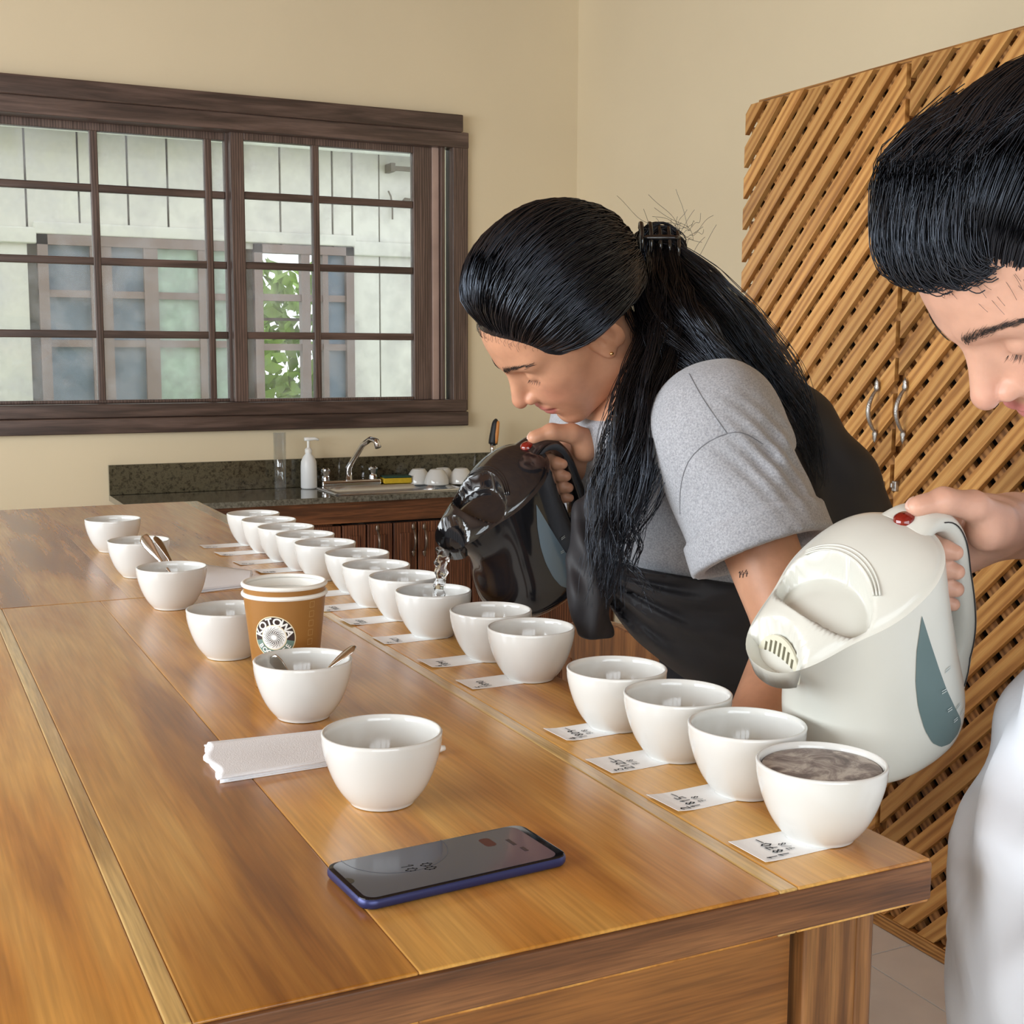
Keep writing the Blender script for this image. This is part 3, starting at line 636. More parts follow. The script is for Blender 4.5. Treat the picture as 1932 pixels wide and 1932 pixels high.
for (x0, x1, y0, y1) in ((xc0, SX0, yfr, YB), (SX1, XW, yfr, YB), (SX0, SX1, yfr, SY0), (SX0, SX1, SY1, YB)): g.box((x0, y0, zc - .022), (x1, y1, zc))
obj('slab', g, m_grantop, ct)
zbs = onY(500, 868, YB - .02)[2]
tag(obj('granite_backsplash', G().box((xc0, YB - .022, zc + .0005), (XW - .001, YB - .0005, zbs)), m_gran, bevel=.002), 'speckled green-grey granite backsplash strip along the wall behind the sink', 'backsplash')
cb = thing('sink_cabinet', (1.6, yfr + .1, 0), 'reddish wooden base cabinet under the granite countertop', 'cabinet')
yc0 = yfr + .03
obj('body', G().box((xc0 + .03, yc0 + .02, .0), (XW, YB - .01, zc - .25)).box((xc0 + .03, yc0 + .02, .0), (SX0 - .03, YB - .01, zc - .023)), m_cab, cb)
obj('rail', G().box((xc0 + .03, yc0, onY(700, 985, yc0)[2]), (XW, yc0 + .022, zc - .023)), m_cabh, cb, bevel=.003)
zd1 = onY(700, 987, yc0)[2] - .004
xs = [xc0 + .03] + [onY(p, 1030, yc0)[0] for p in (470, 560, 645, 692, 741, 787.5, 834, 890, 950)] ; xs = [v for v in xs if v < XW - .05]
xs.append(XW - .02)
m_handle = plain('aged_bronze', (0.22, 0.18, 0.15), 0.3, metal=0.9)
def pull(o, ux, uz, ny, L, m, parent, ends=True):
    """ornate bow handle: o centre, ny outward"""
    o, ux, uz, ny = map(lambda a: np.array(a, float), (o, ux, uz, ny)); s_ = np.linspace(-1, 1, 17)
    P_ = [o + uz * L / 2 * .66 * q + ny * (.024 * math.cos(q * math.pi / 2) ** .8 + .003) for q in s_]
    h = obj('handle', G().tube(P_, [.0032 + .0022 * math.cos(q * 1.5) for q in s_], 8), m, parent, smooth=True)
    for e in (-1, 1):
        prof = [(.30, .0045), (.36, .0085), (.40, .006), (.44, .0065), (.47, .0035), (.505, .0008)]
        obj('finial', G().tube([o + uz * L * e * q + ny * .004 for q, _ in prof], [r for _, r in prof], 8, flat=(ny, .6)), m, h, smooth=True)
for i, (a, b) in enumerate(zip(xs[:-1], xs[1:])):
    d = obj('door', G().box((a + .003, yc0 - .004, .06), (b - .003, yc0 + .018, zd1)).box((a + .028, yc0 - .010, .10), (b - .028, yc0 - .003, zd1 - .04)), m_cab, cb, bevel=.003)
    if i in (5, 6):
        px = 779.5 if i == 5 else 800
        pull(onY(px, 1018, yc0 - .006), (1, 0, 0), (0, 0, 1), (0, -1, 0), onY(px, 984, yc0)[2] - onY(px, 1048, yc0)[2], m_handle, d)
    elif i not in (2, 3): pull(((b - .04) if i % 2 else (a + .04), yc0 - .006, onY(780, 1018, yc0)[2]), (1, 0, 0), (0, 0, 1), (0, -1, 0), .14, m_handle, d)
# sink
m_sink = plain('brushed_sink_steel', (0.66, 0.68, 0.70), 0.25, metal=0.9)
sk = thing('kitchen_sink', ((SX0 + SX1) / 2, (SY0 + SY1) / 2, zc), 'stainless steel sink set into the granite countertop', 'sink')
def rrz(x0, x1, y0, y1, r, z, n=6): return np.c_[rrect(x1 - x0, y1 - y0, r, 8) + [(x0 + x1) / 2, (y0 + y1) / 2], np.full(32, z)]
obj('basin', G().rings([rrz(SX0 - .015, SX1 + .015, SY0 - .015, SY1 + .012, .03, zc + .001), rrz(SX0 - .012, SX1 + .012, SY0 - .012, SY1 + .01, .03, zc + .006), rrz(SX0 + .015, SX1 - .015, SY0 + .012, SY1 - .012, .05, zc + .004),
    rrz(SX0 + .02, SX1 - .02, SY0 + .017, SY1 - .017, .05, zc - .02), rrz(SX0 + .035, SX1 - .035, SY0 + .03, SY1 - .03, .06, zc - .16), rrz(SX0 + .06, SX1 - .06, SY0 + .05, SY1 - .05, .06, zc - .17)], False, True), m_sink, sk, smooth=True)
obj('drain', G().lathe([(.0005, .004), (.03, .004), (.035, 0)], 24, ((SX0 + SX1) / 2, (SY0 + SY1) / 2, zc - .168)), m_steel, sk, smooth=True)
# faucet
m_chr = plain('chrome', (0.78, 0.78, 0.80), 0.08, metal=1)
YS = SY1 + .035
fx0, fx1 = onY(604, 912, YS)[0], onY(716, 905, YS)[0]
fc = thing('kitchen_faucet', ((fx0 + fx1) / 2, YS, zc), 'chrome two-handle faucet behind the sink', 'faucet')
obj('deck_plate', G().box((fx0, YS - .028, zc), (fx1, YS + .028, zc + .028)), m_chr, fc, bevel=.008, seg=3)
for px in (614.5, 704):
    x = onY(px, 890, YS)[0]; obj('tap_handle', G().lathe([(.001, .028), (.016, .028), (.017, .034), (.013, .045), (.018, .058), (.019, .072), (.012, .077), (.0005, .077)], 10, (x, YS, zc)), m_chr, fc, auto=30)
sx = onY(658, 890, YS)[0]
obj('spout', G().tube([(sx, YS, zc + .02), (sx, YS, zc + .075), (sx + .01, YS - .015, zc + .10), (sx + .035, YS - .07, zc + .17), (sx + .05, YS - .12, zc + .195), (sx + .06, YS - .155, zc + .19), (sx + .064, YS - .168, zc + .165)], [.017, .014, .012, .011, .011, .012, .013], 12), m_chr, fc, smooth=True)
# soap bottle, tall glass, sponge, drying bowls, gripped tool
m_soap = plain('translucent_white_plastic', (0.82, 0.85, 0.86), 0.35, noise=.02)
Y1 = YB - .085
bx, bz0 = onY(583, 917, Y1)[0], zc
bH = onY(583, 825, Y1)[2] - zc
sb = thing('soap_bottle', (bx, Y1, zc), 'white pump soap bottle standing behind the sink', 'soap bottle')
obj('bottle', G().lathe([(.0005, 0), (.029, .001), (.032, .006), (.0315, bH * .42), (.030, bH * .53), (.022, bH * .62), (.0125, bH * .68), (.0125, bH * .70), (.0005, bH * .70)], 28, (bx, Y1, zc)), m_soap, sb, smooth=True)
obj('collar', G().lathe([(.0005, bH * .70), (.014, bH * .70), (.014, bH * .77), (.007, bH * .80), (.0055, bH * .80), (.0055, bH * .93), (.0005, bH * .93)], 20, (bx, Y1, zc)), m_whp, sb, auto=40)
obj('pump_head', G().tube([(bx - .016, Y1, zc + bH * .965), (bx, Y1, zc + bH * .965), (bx + .025, Y1 - .005, zc + bH * .975), (bx + .040, Y1 - .01, zc + bH * .95)], [.007, .008, .006, .004], 10), m_whp, sb, smooth=True)
m_clear = paneglass('clear_glass', (.95, .96, .96), 0.05, fixed=.10)
gx = onY(529, 912, Y1)[0]; gH = onY(529, 816, Y1)[2] - zc
tag(obj('tall_glass', G().lathe([(.0005, .004), (.020, .004), (.021, .0), (.023, .002), (.0245, gH), (.0230, gH), (.0205, .008), (.0005, .008)], 28, (gx, Y1, zc)), m_clear, smooth=True), 'tall narrow clear glass beside the soap bottle', 'glass')
m_spo = plain('yellow_sponge', srgb(206, 172, 40), 0.9, bump=.8, bscale=250, noise=.1, nscale=80); m_scr = plain('green_scourer', srgb(46, 74, 62), 0.95, bump=.6, bscale=300)
Y2 = SY1 + .03
spx = onY(747, 905, Y2)
sp = thing('dish_sponge', (spx[0], Y2, zc), 'yellow sponge with green scouring side by the sink', 'sponge', rz=-.12)
sp.location.z = zc + .007
obj('foam', G().box((-.058, -.036, 0), (.058, .036, .022)), m_spo, sp, bevel=.004, local=True)
obj('scourer', G().box((-.057, -.035, .022), (.057, .035, .030)), m_scr, sp, bevel=.002, local=True)
xd = onY(808, 900, SY1 - .02)[0] + .01
for k, (x, yy, lab) in enumerate(((xd, YB - .185, 'upturned white bowl drying right beside the sponge'), (xd - .035, YB - .078, 'upturned white bowl drying by the backsplash behind the sponge'), (xd + .072, YB - .078, 'upturned white bowl drying by the backsplash beside the black kettle'), (xd + .107, YB - .185, 'upturned white bowl drying on the counter, half hidden by the black kettle'))):
    bowl(x, yy, lab, 'upturned bowls drying by the sink', z=zc + .006 * (yy < SY1 + .02), flip=True)
m_rub = plain('black_rubber', (0.02, 0.02, 0.022), 0.5); m_org = plain('orange_rubber', srgb(214, 140, 70), 0.5)
Y3 = YB - .10; tp = onY(936, 790, Y3); tb_ = onY(930, 838, Y3)
kn = thing('scrub_brush', (tb_[0], Y3, zc), 'dish brush with black and orange grip standing by the wall', 'dish brush')
ax = tp - tb_; ln = np.linalg.norm(ax); ax /= ln
zt = lambda s_: tb_ + ax * ln * s_
foot = np.array([tb_[0] - .01, Y3, zc])
obj('bristles', G().lathe([(.0005, 0), (.030, 0), (.028, .03), (.0005, .03)], 20, foot), m_whp, kn, smooth=False, auto=40)
obj('shaft', G().tube(np.linspace(foot + [0, 0, .028], zt(.02), 6), [.016, .010, .008, .008, .010, .014], 10), m_steel, kn, smooth=True)
obj('grip', G().tube([zt(q) for q in np.linspace(0, 1, 12)], [.019, .020, .020, .0195, .019, .018, .0175, .017, .016, .015, .012, .004], 14), m_rub, kn, smooth=True)
obj('grip_inlay', G().tube([zt(q) + RR * .0105 - FW * .010 for q in np.linspace(.02, .9, 10)], [.007, .0085, .009, .009, .009, .0085, .008, .0075, .007, .004], 12), m_org, kn, smooth=True)
# ================================================================== slatted closet
XD = 2.087
zt_ = 2.03; yl, yg = 2.875, 2.272; yr = yg - (yl - yg) - .02
honey = [srgb(112, 70, 34), srgb(160, 108, 54), srgb(186, 132, 70), srgb(202, 152, 88)]
m_slat = wood('honey_slat_wood', honey, axis=0, scale=1.6, rough=0.38, stretch=9, vary=0.22, fine=.12, spread=(.15, .62))
m_slatb = wood('brown_slat_wood', [srgb(112, 74, 40), srgb(158, 110, 62), srgb(186, 138, 84)], axis=0, scale=1.6, rough=0.4, stretch=9, vary=0.22, fine=.1)
m_clos = wood('closet_wood', [srgb(86, 54, 30), srgb(130, 86, 48), srgb(156, 106, 60)], axis=2, scale=2, rough=.5)
m_dark = plain('closet_inside_shade', srgb(44, 34, 28), 0.8)
cl = thing('slatted_closet', (XD + .3, 2.0, 0), 'built-in closet with diagonal honey-coloured slat doors', 'closet')
obj('carcass', G().box((XD + .09, yl - .045, .03), (XW - .002, yl - .02, zt_ - .02)).box((XD + .09, .98, .03), (XW - .002, 1.0, zt_ - .02)).box((XD + .09, .98, zt_ - .045), (XW - .002, yl - .02, zt_ - .02)).box((XD + .09, .98, .0), (XW - .002, yl - .02, .03)), m_clos, cl)
obj('shade_panel', G().box((XD + .30, 1.0, .03), (XD + .31, yl - .045, zt_ - .045)), m_dark, cl)  # dark sheet whose colour stands for the shade inside the closet
PITCHS, SWID, STH = .0580, .0375, .014
def clip_slat(off, w, ya, yb_, za, zb2, sgn):
    """parallelogram strip along the diagonal clipped to the door rectangle; returns polygon in (y,z)"""
    poly = [(ya, za), (yb_, za), (yb_, zb2), (ya, zb2)]
    d = np.array([-sgn, 1.]) / math.sqrt(2); nrm = np.array([1, sgn]) / math.sqrt(2)
    for s2, lim in ((1, off - w / 2), (-1, -(off + w / 2))):
        out = []
        for i in range(len(poly)):
            p, q = np.array(poly[i]), np.array(poly[(i + 1) % len(poly)]); a = s2 * (p @ nrm) - lim; b = s2 * (q @ nrm) - lim
            if a >= 0: out.append(tuple(p))
            if (a >= 0) != (b >= 0): t = a / (a - b); out.append(tuple(p + (q - p) * t))
        poly = out
        if len(poly) < 3: return None
    return poly
def slat_door(name_label, ya, yb_, jag):
    d = bpy.data.objects.new('door', None); COL.objects.link(d); d.parent = cl; d.matrix_parent_inverse = parent_world(cl).inverted(); d.location = (XD, (ya + yb_) / 2, 0)
    z0, z1 = .035, zt_ - .012
    for layer, (sgn, x0, mat, ph_) in enumerate(((1, XD, m_slat, .0), (-1, XD + STH + .0005, m_slatb, .02))):
        nrm = np.array([1, sgn]) / math.sqrt(2); cs = [np.array(p) @ nrm for p in ((ya, z0), (yb_, z0), (ya, z1), (yb_, z1))]
        k0 = math.floor(min(cs) / PITCHS); k1 = math.ceil(max(cs) / PITCHS)
        for k in range(k0, k1 + 1):
            poly = clip_slat(k * PITCHS + ph_ + rng.uniform(-.0015, .0015), SWID, ya + (rng.uniform(0, .006) if 0 else 0), yb_ + (jag if layer == 0 else -.01), z0, z1 - rng.uniform(0, .008), sgn)
            if not poly or len(poly) < 3: continue
            c = np.mean(poly, 0)
            pj = [((p[0] - c[0]), (p[1] - c[1])) for p in poly]
            if abs(np.cross(np.array(pj[1]) - pj[0], np.array(pj[2]) - pj[0])) < 1e-6: continue
            o = obj('slat', None_slat(pj, layer, sgn), mat, d)
            a = math.radians(135 if sgn > 0 else 45)
            o.rotation_euler = (0, 0, 0); o.location = (x0 + rng.uniform(-.001, .001) * (layer == 0), c[0], c[1]); o.rotation_euler = (a, 0, 0)
            # local frame: X along slat is handled in None_slat
            o.rotation_euler = slat_rot(sgn)
    return d
def slat_rot(sgn):
    ex = Vector((0, -sgn, 1)).normalized(); ez = Vector((-1, 0, 0)); ey = ez.cross(ex)
    return Matrix((ex, ey, ez)).transposed().to_euler()
def None_slat(pj, layer, sgn):
    """slat mesh in a frame whose X runs along the slat and Z points out of the door"""
    ex = np.array([-sgn, 1.]) / math.sqrt(2); e3 = np.array([0, -sgn, 1.]) / math.sqrt(2); ey = np.cross([-1., 0, 0], e3)
    P_ = [(p[0] * ex[0] + p[1] * ex[1], p[0] * ey[1] + p[1] * ey[2]) for p in pj]
    return G().prism(P_, -STH, 0, 2)
d1 = slat_door('left', yg + .004, yl, .0)
d2 = slat_door('right', yr, yg - .010, .0)
d3 = slat_door('far', .98, yr - .008, .0)
# frame rails around the opening
m_rail = wood('closet_rail', honey, axis=1, scale=2.5, rough=.35, vary=.05)
obj('top_rail', G().box((XD + .03, .98, zt_ - .03), (XD + .075, yl - .015, zt_)), m_rail, cl, bevel=.002)
obj('bottom_rail', G().box((XD - .004, .98, 0), (XD + .07, yl - .01, .034)), m_rail, cl, bevel=.003)
obj('stile', G().box((XD + .03, yl - .05, .034), (XD + .075, yl - .015, zt_ - .03)), m_slatb, cl)
obj('stile', G().box((XD + .030, yg - .035, .034), (XD + .055, yg + .04, zt_ - .03)), m_slatb, cl)
m_pew = plain('antique_pewter', (0.42, 0.40, 0.38), 0.3, metal=0.9, bump=.6, bscale=300)
for px, d in ((1656, d1), (1709, d2)):
    o = onX(px, 775, XD); pull(o + [-.002, 0, 0], (0, 1, 0), (0, 0, 1), (-1, 0, 0), .150, m_pew, d)
for px, d in ((1666, d1), (1692, d2)):
    o = onX(px, 917, XD)
    obj('latch', G().box((XD - .010, o[1] - .007, o[2] - .012), (XD - .0005, o[1] + .007, o[2] + .012)).box((XD - .018, o[1] - .003, o[2] - .004), (XD - .008, o[1] + .003, o[2] + .008)), m_pew, d, bevel=.002)

# ================================================================== wooden chair beyond the table with a towel on it
m_chair = wood('chair_wood', [srgb(120, 74, 38), srgb(170, 112, 62), srgb(196, 138, 82)], axis=2, scale=2, rough=.35, vary=.05)
cc = dep(1166, 1212, 2.45); CX, CY, CZ = cc[0], cc[1], cc[2] + .035
ch = thing('wooden_chair', (CX + .2, CY, 0), 'wooden chair with rounded back standing behind the table', 'chair')
A = np.linspace(0, np.pi, 9)
obj('backrest', G().prism([(CY - .19, CZ - .16), (CY + .19, CZ - .16)] + [(CY + .19 * math.cos(a), CZ - .05 + .05 * math.sin(a)) for a in A], CX - .012, CX + .012, 0), m_chair, ch, bevel=.004)
obj('seat', G().box((CX, CY - .2, .43), (CX + .40, CY + .2, .46)), m_chair, ch, bevel=.008)
for x, y, z in ((CX, CY - .18, CZ - .1), (CX, CY + .18, CZ - .1), (CX + .37, CY - .18, .435), (CX + .37, CY + .18, .435)): obj('leg', G().box((x - .015, y - .018, 0), (x + .015, y + .018, z)), m_chair, ch, bevel=.003)
# ================================================================== electric kettles
m_kw = plain('cream_white_plastic', (0.62, 0.62, 0.565), 0.2, spec=0.5, noise=.02, nscale=14)
m_kwi = plain('aged_cream_plastic', (0.64, 0.62, 0.50), 0.35)
m_kb = plain('glossy_black_plastic', (0.010, 0.010, 0.012), 0.12, spec=0.6, coat=.4)
m_kbi = plain('black_grille_plastic', (0.02, 0.02, 0.022), 0.2)
m_gw = plain('grey_green_gauge', srgb(92, 112, 112), 0.15, spec=.5); m_gb = plain('blue_grey_gauge', srgb(108, 128, 142), 0.12, spec=.6)
m_slot = plain('grille_gap', srgb(96, 92, 72), .6)
m_red = plain('red_switch', srgb(120, 26, 18), 0.08, coat=.5)
m_gmk = plain('gauge_print', srgb(190, 200, 198), .4)
ZF, ZBK = .150, .212                       # rim height at spout and at the back
def k_sec(s):
    """section at relative height s: centre x, half length a, half width b"""
    a = np.interp(s, [0, .03, .08, .16, .28, .5, .75, 1], [.050, .064, .0725, .0770, .0770, .0710, .0655, .063])
    b = np.interp(s, [0, .03, .08, .16, .28, .5, .75, 1], [.048, .060, .0680, .0720, .0725, .0695, .0675, .066])
    cx = np.interp(s, [0, .5, 1], [-.004, -.002, .0])
    return cx, a, b
from functools import lru_cache
def k_smooth(s):
    q = [k_sec(min(max(s + d, 0), 1)) for d in (-.05, -.025, 0, .025, .05)]
    return np.mean(q, 0)
KN = 128
kth = np.linspace(0, 2 * np.pi, KN, endpoint=False)
def k_ring(s, inset=0.0):
    cx, a, b = k_smooth(s); n = 2.35
    c, q = np.cos(kth), np.sin(kth); rr = (np.abs(c / (a - inset)) ** n + np.abs(q / (b - inset)) ** n) ** (-1 / n)
    w = np.where(kth > np.pi, kth - 2 * np.pi, kth)
    lip = max(0, (s - .42) / .58) ** 1.9
    rr = rr + lip * .049 * np.exp(-(np.abs(w) / .56) ** 2.4)
    x = cx + rr * c; y = rr * q
    zr = ZF + (ZBK - ZF) * np.clip((.11 - x) / .185, 0, 1.05)
    return np.c_[x, y, zr * s]
def k_body_y(x, z):
    zr = ZF + (ZBK - ZF) * np.clip((.11 - x) / .185, 0, 1); s = z / zr; cx, a, b = k_smooth(s); n = 2.35
    return b * max(1 - abs((x - cx) / a) ** n, 0.02) ** (1 / n)
def kettle(loc, th, yaw, roll, mats, label, key):
    mb, mi, mg = mats
    K = thing('electric_kettle', loc, label, 'kettle', 'electric kettles held over the bowls')
    # local +x = spout -> world -X, tipped by th
    K.rotation_euler = (Matrix.Rotation(math.pi + yaw, 4, 'Z') @ Matrix.Rotation(roll, 4, 'X') @ Matrix.Rotation(th, 4, 'Y')).to_euler()
    g = G(); ss = [0] + list(np.linspace(.02, 1, 26)); rs = []
    for s in ss: rs.append(k_ring(s))
    rs[0] = rs[0] * [.9, .9, 0]
    obj('body', g.rings(rs, True, False), mb, K, smooth=True, local=True)
    # lid: from the rim inwards over a low dome with an oval grip well
    rim = k_ring(1.0); rimi = k_ring(1.0, .0035); cen = np.array([.005, 0, 0]); g = G(); rs = [rim, rimi + [0, 0, .0022]]
    LR = np.r_[np.linspace(.985, .70, 12), np.linspace(.68, .30, 34), np.linspace(.27, .04, 10)]
    def dome(p, q):
        x, y = p[:, 0], p[:, 1]; zr = ZF + (ZBK - ZF) * np.clip((.11 - x) / .185, 0, 1.05)
        z = zr + .0022 + .024 * (1 - q ** 2) ** .75
        ex = ((x - .040) / .027) ** 2 + (y / .050) ** 2           # oval well
        k = np.clip((1.12 - ex) / .24, 0, 1); k = k * k * (3 - 2 * k)
        z = z - k * (.015 + .010 * np.clip((.064 - x) / .045, 0, 1))
        return np.c_[x, y, z]
    for q in LR: rs.append(dome(cen + (rimi - cen) * q, q))
    # spout opening: the front of the lid drops into a grille
    for r in rs[1:]:
        ex = ((r[:, 0] - .106) / .026) ** 2 + (r[:, 1] / .036) ** 2; k = np.clip((1.06 - ex) / .12, 0, 1); r[:, 2] -= k * .022
    obj('lid', g.rings(rs, False, True), mb, K, smooth=True, local=True)
    def lid_z(x): return ZF + (ZBK - ZF) * np.clip((.11 - x) / .185, 0, 1)
    # raised lines behind the grip well
    for j in range(3):
        A = np.linspace(-.95, .95, 25); xr = .0155 - .0035 * j
        P_ = []
        for a in A:
            x = .040 - (.0295 + .0032 * j) * math.cos(a); y = (.052 + .002 * j) * math.sin(a)
            r0 = math.hypot((x - .005) / (.099 if x > .005 else .066), y / .066); P_.append((x, y, lid_z(x) + .0022 + .024 * max(1 - min(r0, 1) ** 2, .02) ** .75 - .0002))
        obj('lid_rib', G().tube(P_, .0009, 6), mb, K, smooth=True, local=True)
    # spout grille: bars over the mouth
    g0, g1 = np.array([.0835, 0, lid_z(.0835) + .0055]), np.array([.093, 0, ZF - .016]); gu = g1 - g0; gl = np.linalg.norm(gu); gu /= gl; gn = np.array([-gu[2], 0, gu[0]]); gn = gn if gn[0] > 0 else -gn
    arc = [g0 + gu * gl * (1 - math.cos(a) * .96) * .98 * (1 if 1 else 0) + np.array([0, .027 * math.sin(a), 0]) - gu * 0 for a in np.linspace(-math.pi / 2, math.pi / 2, 17)]
    n_ = len(arc); gg_ = G(); gg_.add([p + gn * .0012 for p in arc] + [p - gn * .0012 for p in arc], [tuple(range(n_)), tuple(range(2 * n_ - 1, n_ - 1, -1))] + [(i, (i + 1) % n_, n_ + (i + 1) % n_, n_ + i) for i in range(n_)])
    gr = obj('spout_grille', gg_, mi, K, local=True)
    for j in range(7):
        y = -.0168 + j * .0056; t0_ = 1 - .96 * math.sqrt(max(1 - (y / .027) ** 2, 0)) + .16; a0, a1 = g0 + gu * gl * t0_ + gn * .0011, g0 + gu * gl * .86 + gn * .0011
        obj('grille_slot', G().add([p + np.array([0, y + e, 0]) + gn * d for d in (0, .0004) for p, e in ((a0, -.0012), (a0, .0012), (a1, .0012), (a1, -.0012))], [(0, 1, 2, 3), (7, 6, 5, 4), (0, 4, 5, 1), (1, 5, 6, 2), (2, 6, 7, 3), (3, 7, 4, 0)]), m_slot if key == 'w' else m_kbi, gr, local=True)
    # handle: flat bow from the lid back to the lower body, with seam
    hp = np.array([(-.045, ZBK - .004), (-.064, ZBK - .001), (-.083, ZBK - .009), (-.096, ZBK - .032), (-.102, ZBK - .068), (-.105, ZBK - .104), (-.103, ZBK - .134), (-.093, ZBK - .160), (-.074, ZBK - .178)])
    u = np.linspace(0, len(hp) - 1, 40); i0 = np.clip(u.astype(int), 0, len(hp) - 2)
    def cr_(p0, p1, p2, p3, t): return .5 * ((2 * p1) + (-p0 + p2) * t + (2 * p0 - 5 * p1 + 4 * p2 - p3) * t * t + (-p0 + 3 * p1 - 3 * p2 + p3) * t ** 3)
    hc = np.array([cr_(hp[max(i - 1, 0)], hp[i], hp[i + 1], hp[min(i + 2, len(hp) - 1)], t - i) for i, t in zip(i0, u)])
    wy = np.interp(u / 8, [0, .15, .5, .85, 1], [.028, .022, .0175, .021, .034]); wt = np.interp(u / 8, [0, .2, .5, .8, 1], [.008, .0095, .0095, .012, .016])
    T = np.gradient(hc, axis=0); T /= np.linalg.norm(T, axis=1, keepdims=True); Nn = np.c_[-T[:, 1], T[:, 0]]
    ka = np.linspace(0, 2 * np.pi, 20, endpoint=False); rs = []
    for p, n_, w, t in zip(hc, Nn, wy, wt):
        sx, sy = np.sign(np.cos(ka)) * np.abs(np.cos(ka)) ** .7, np.sign(np.sin(ka)) * np.abs(np.sin(ka)) ** .7
        rs.append(np.c_[p[0] + n_[0] * t * sx, w * sy, p[1] + n_[1] * t * sx])
    obj('handle', G().rings(rs), mb, K, smooth=True, local=True)
    sm = [(p[0] + n_[0] * -.0035, wy[i] * 1.0 + .0002, p[1] + n_[1] * -.0035) for i, (p, n_) in enumerate(zip(hc, Nn))][7:38]
    if key == 'w': obj('handle_seam', G().tube(sm, .0006, 5), m_rub, K, local=True)
    obj('switch', G().lathe([(.0005, .005), (.005, .0044), (.0085, .002), (.0095, -.004)], 24, (-.050, 0, ZBK + .0055)), m_red, K, smooth=True, local=True)
    # water gauge: leaf-shaped strip on the side (both sides)
    o1 = np.array([.020, .004]) + np.array([(-.024, .172), (-.031, .142), (-.039, .11), (-.046, .085), (-.055, .060), (-.063, .042), (-.064, .034), (-.058, .028), (-.046, .026), (-.034, .031), (-.024, .042), (-.017, .060), (-.013, .085), (-.0125, .11), (-.0160, .140), (-.024, .172)])
    t0 = np.linspace(0, 1, len(o1)); 
    right = np.interp(np.linspace(0, 1, 26), np.linspace(0, 1, 8), o1[0:8, 0]), np.interp(np.linspace(0, 1, 26), np.linspace(0, 1, 8), o1[0:8, 1])
    left = np.interp(np.linspace(0, 1, 26), np.linspace(0, 1, 9), o1[7:16, 0])[::-1], np.interp(np.linspace(0, 1, 26), np.linspace(0, 1, 9), o1[7:16, 1])[::-1]
    for sgn in (1, -1):
        V = []
        for i in range(26):
            for j in range(7):
                x = left[0][i] + (right[0][i] - left[0][i]) * j / 6; z = left[1][i] + (right[1][i] - left[1][i]) * j / 6
                V.append((x, sgn * (k_body_y(x, z) + .0006), z))
        f = [(i * 7 + j, i * 7 + j + 1, (i + 1) * 7 + j + 1, (i + 1) * 7 + j) for i in range(25) for j in range(6)]
        gg = obj('water_gauge', G().add(V, f), mg, K, smooth=True, local=True)
        if sgn == 1:
            g = G()
            for (x, z, l) in ((-.030, .105, .004), (-.022, .088, .003), (-.027, .066, .003), (-.040, .060, .0035), (-.034, .050, .003), (-.047, .048, .0035)):
                for dz in (0, .0022): g.add([(x - l, k_body_y(x - l, z + dz) + .0011, z + dz), (x + l, k_body_y(x + l, z + dz) + .0011, z + dz + .001), (x + l, k_body_y(x + l, z + dz) + .0011, z + dz + .002), (x - l, k_body_y(x - l, z + dz) + .0011, z + dz + .001)], [(0, 1, 2, 3)])
            obj('gauge_marks', g, m_gmk, gg, local=True)
    return K
def kpt(K, p): return np.array(parent_world(K) @ Vector(p))
def place(tip_world, th, yaw, roll):
    R_ = Matrix.Rotation(math.pi + yaw, 3, 'Z') @ Matrix.Rotation(roll, 3, 'X') @ Matrix.Rotation(th, 3, 'Y')
    return tuple(np.array(tip_world) - np.array(R_ @ Vector((.110, 0, ZF))))
TW, TB = math.radians(21), math.radians(26)
YBK = math.radians(10); YWK = math.radians(3)
KW = kettle(place(dep(1432, 1252, 1.055), TW, YWK, math.radians(-15)), TW, YWK, math.radians(-15), (m_kw, m_kwi, m_gw), 'cream white electric kettle tipped over the bowls at the table corner', 'w')
KB = kettle(place(dep(834, 1030, 1.665), TB, YBK, math.radians(-13)), TB, YBK, math.radians(-13), (m_kb, m_kbi, m_gb), 'glossy black electric kettle pouring water into a bowl', 'b')
# water stream
m_wat, nt, b = newmat('pouring_water'); b.inputs['Base Color'].default_value = (.95, .97, 1, 1); b.inputs['Transmission Weight'].default_value = 1; b.inputs['Roughness'].default_value = .02; b.inputs['IOR'].default_value = 1.33
a, c = kpt(KB, (.106, 0, ZF - .004)), np.array([rowpos[6][0] + .004, rowpos[6][1] - .004, TH + .014])
g = G(); rs = []; k = np.linspace(0, 2 * np.pi, 14, endpoint=False); n = 34
for i in range(n):
    t = i / (n - 1); p = np.array([a[0] + (c[0] - a[0]) * (1 - (1 - t) ** 2) ** .6 if 0 else a[0] + (c[0] - a[0]) * t ** .5, a[1] + (c[1] - a[1]) * t, a[2] + (c[2] - a[2]) * t])
    w = .0105 * (1 - .50 * t ** .6) * (1 + .12 * math.sin(i * 1.3)); 
    rs.append(p + np.c_[w * np.cos(k) * (1 + .25 * np.sin(3 * k + i * .7)), .6 * w * np.sin(k) * (1 + .3 * np.sin(2 * k - i * .9)), np.zeros(14)])
tag(obj('water_stream', g.rings(rs), m_wat, smooth=True), 'clear stream of hot water falling from the black kettle', 'water')
o = obj('water_pool', G().lathe([(.0005, .0008), (.018, .0008), (.030, .0), (.0305, -.001), (.0005, -.001)], 40), m_wat, smooth=True, loc=(rowpos[6][0], rowpos[6][1], TH + .0165)); tag(o, 'shallow hot water in the bowl under the black kettle', 'water')
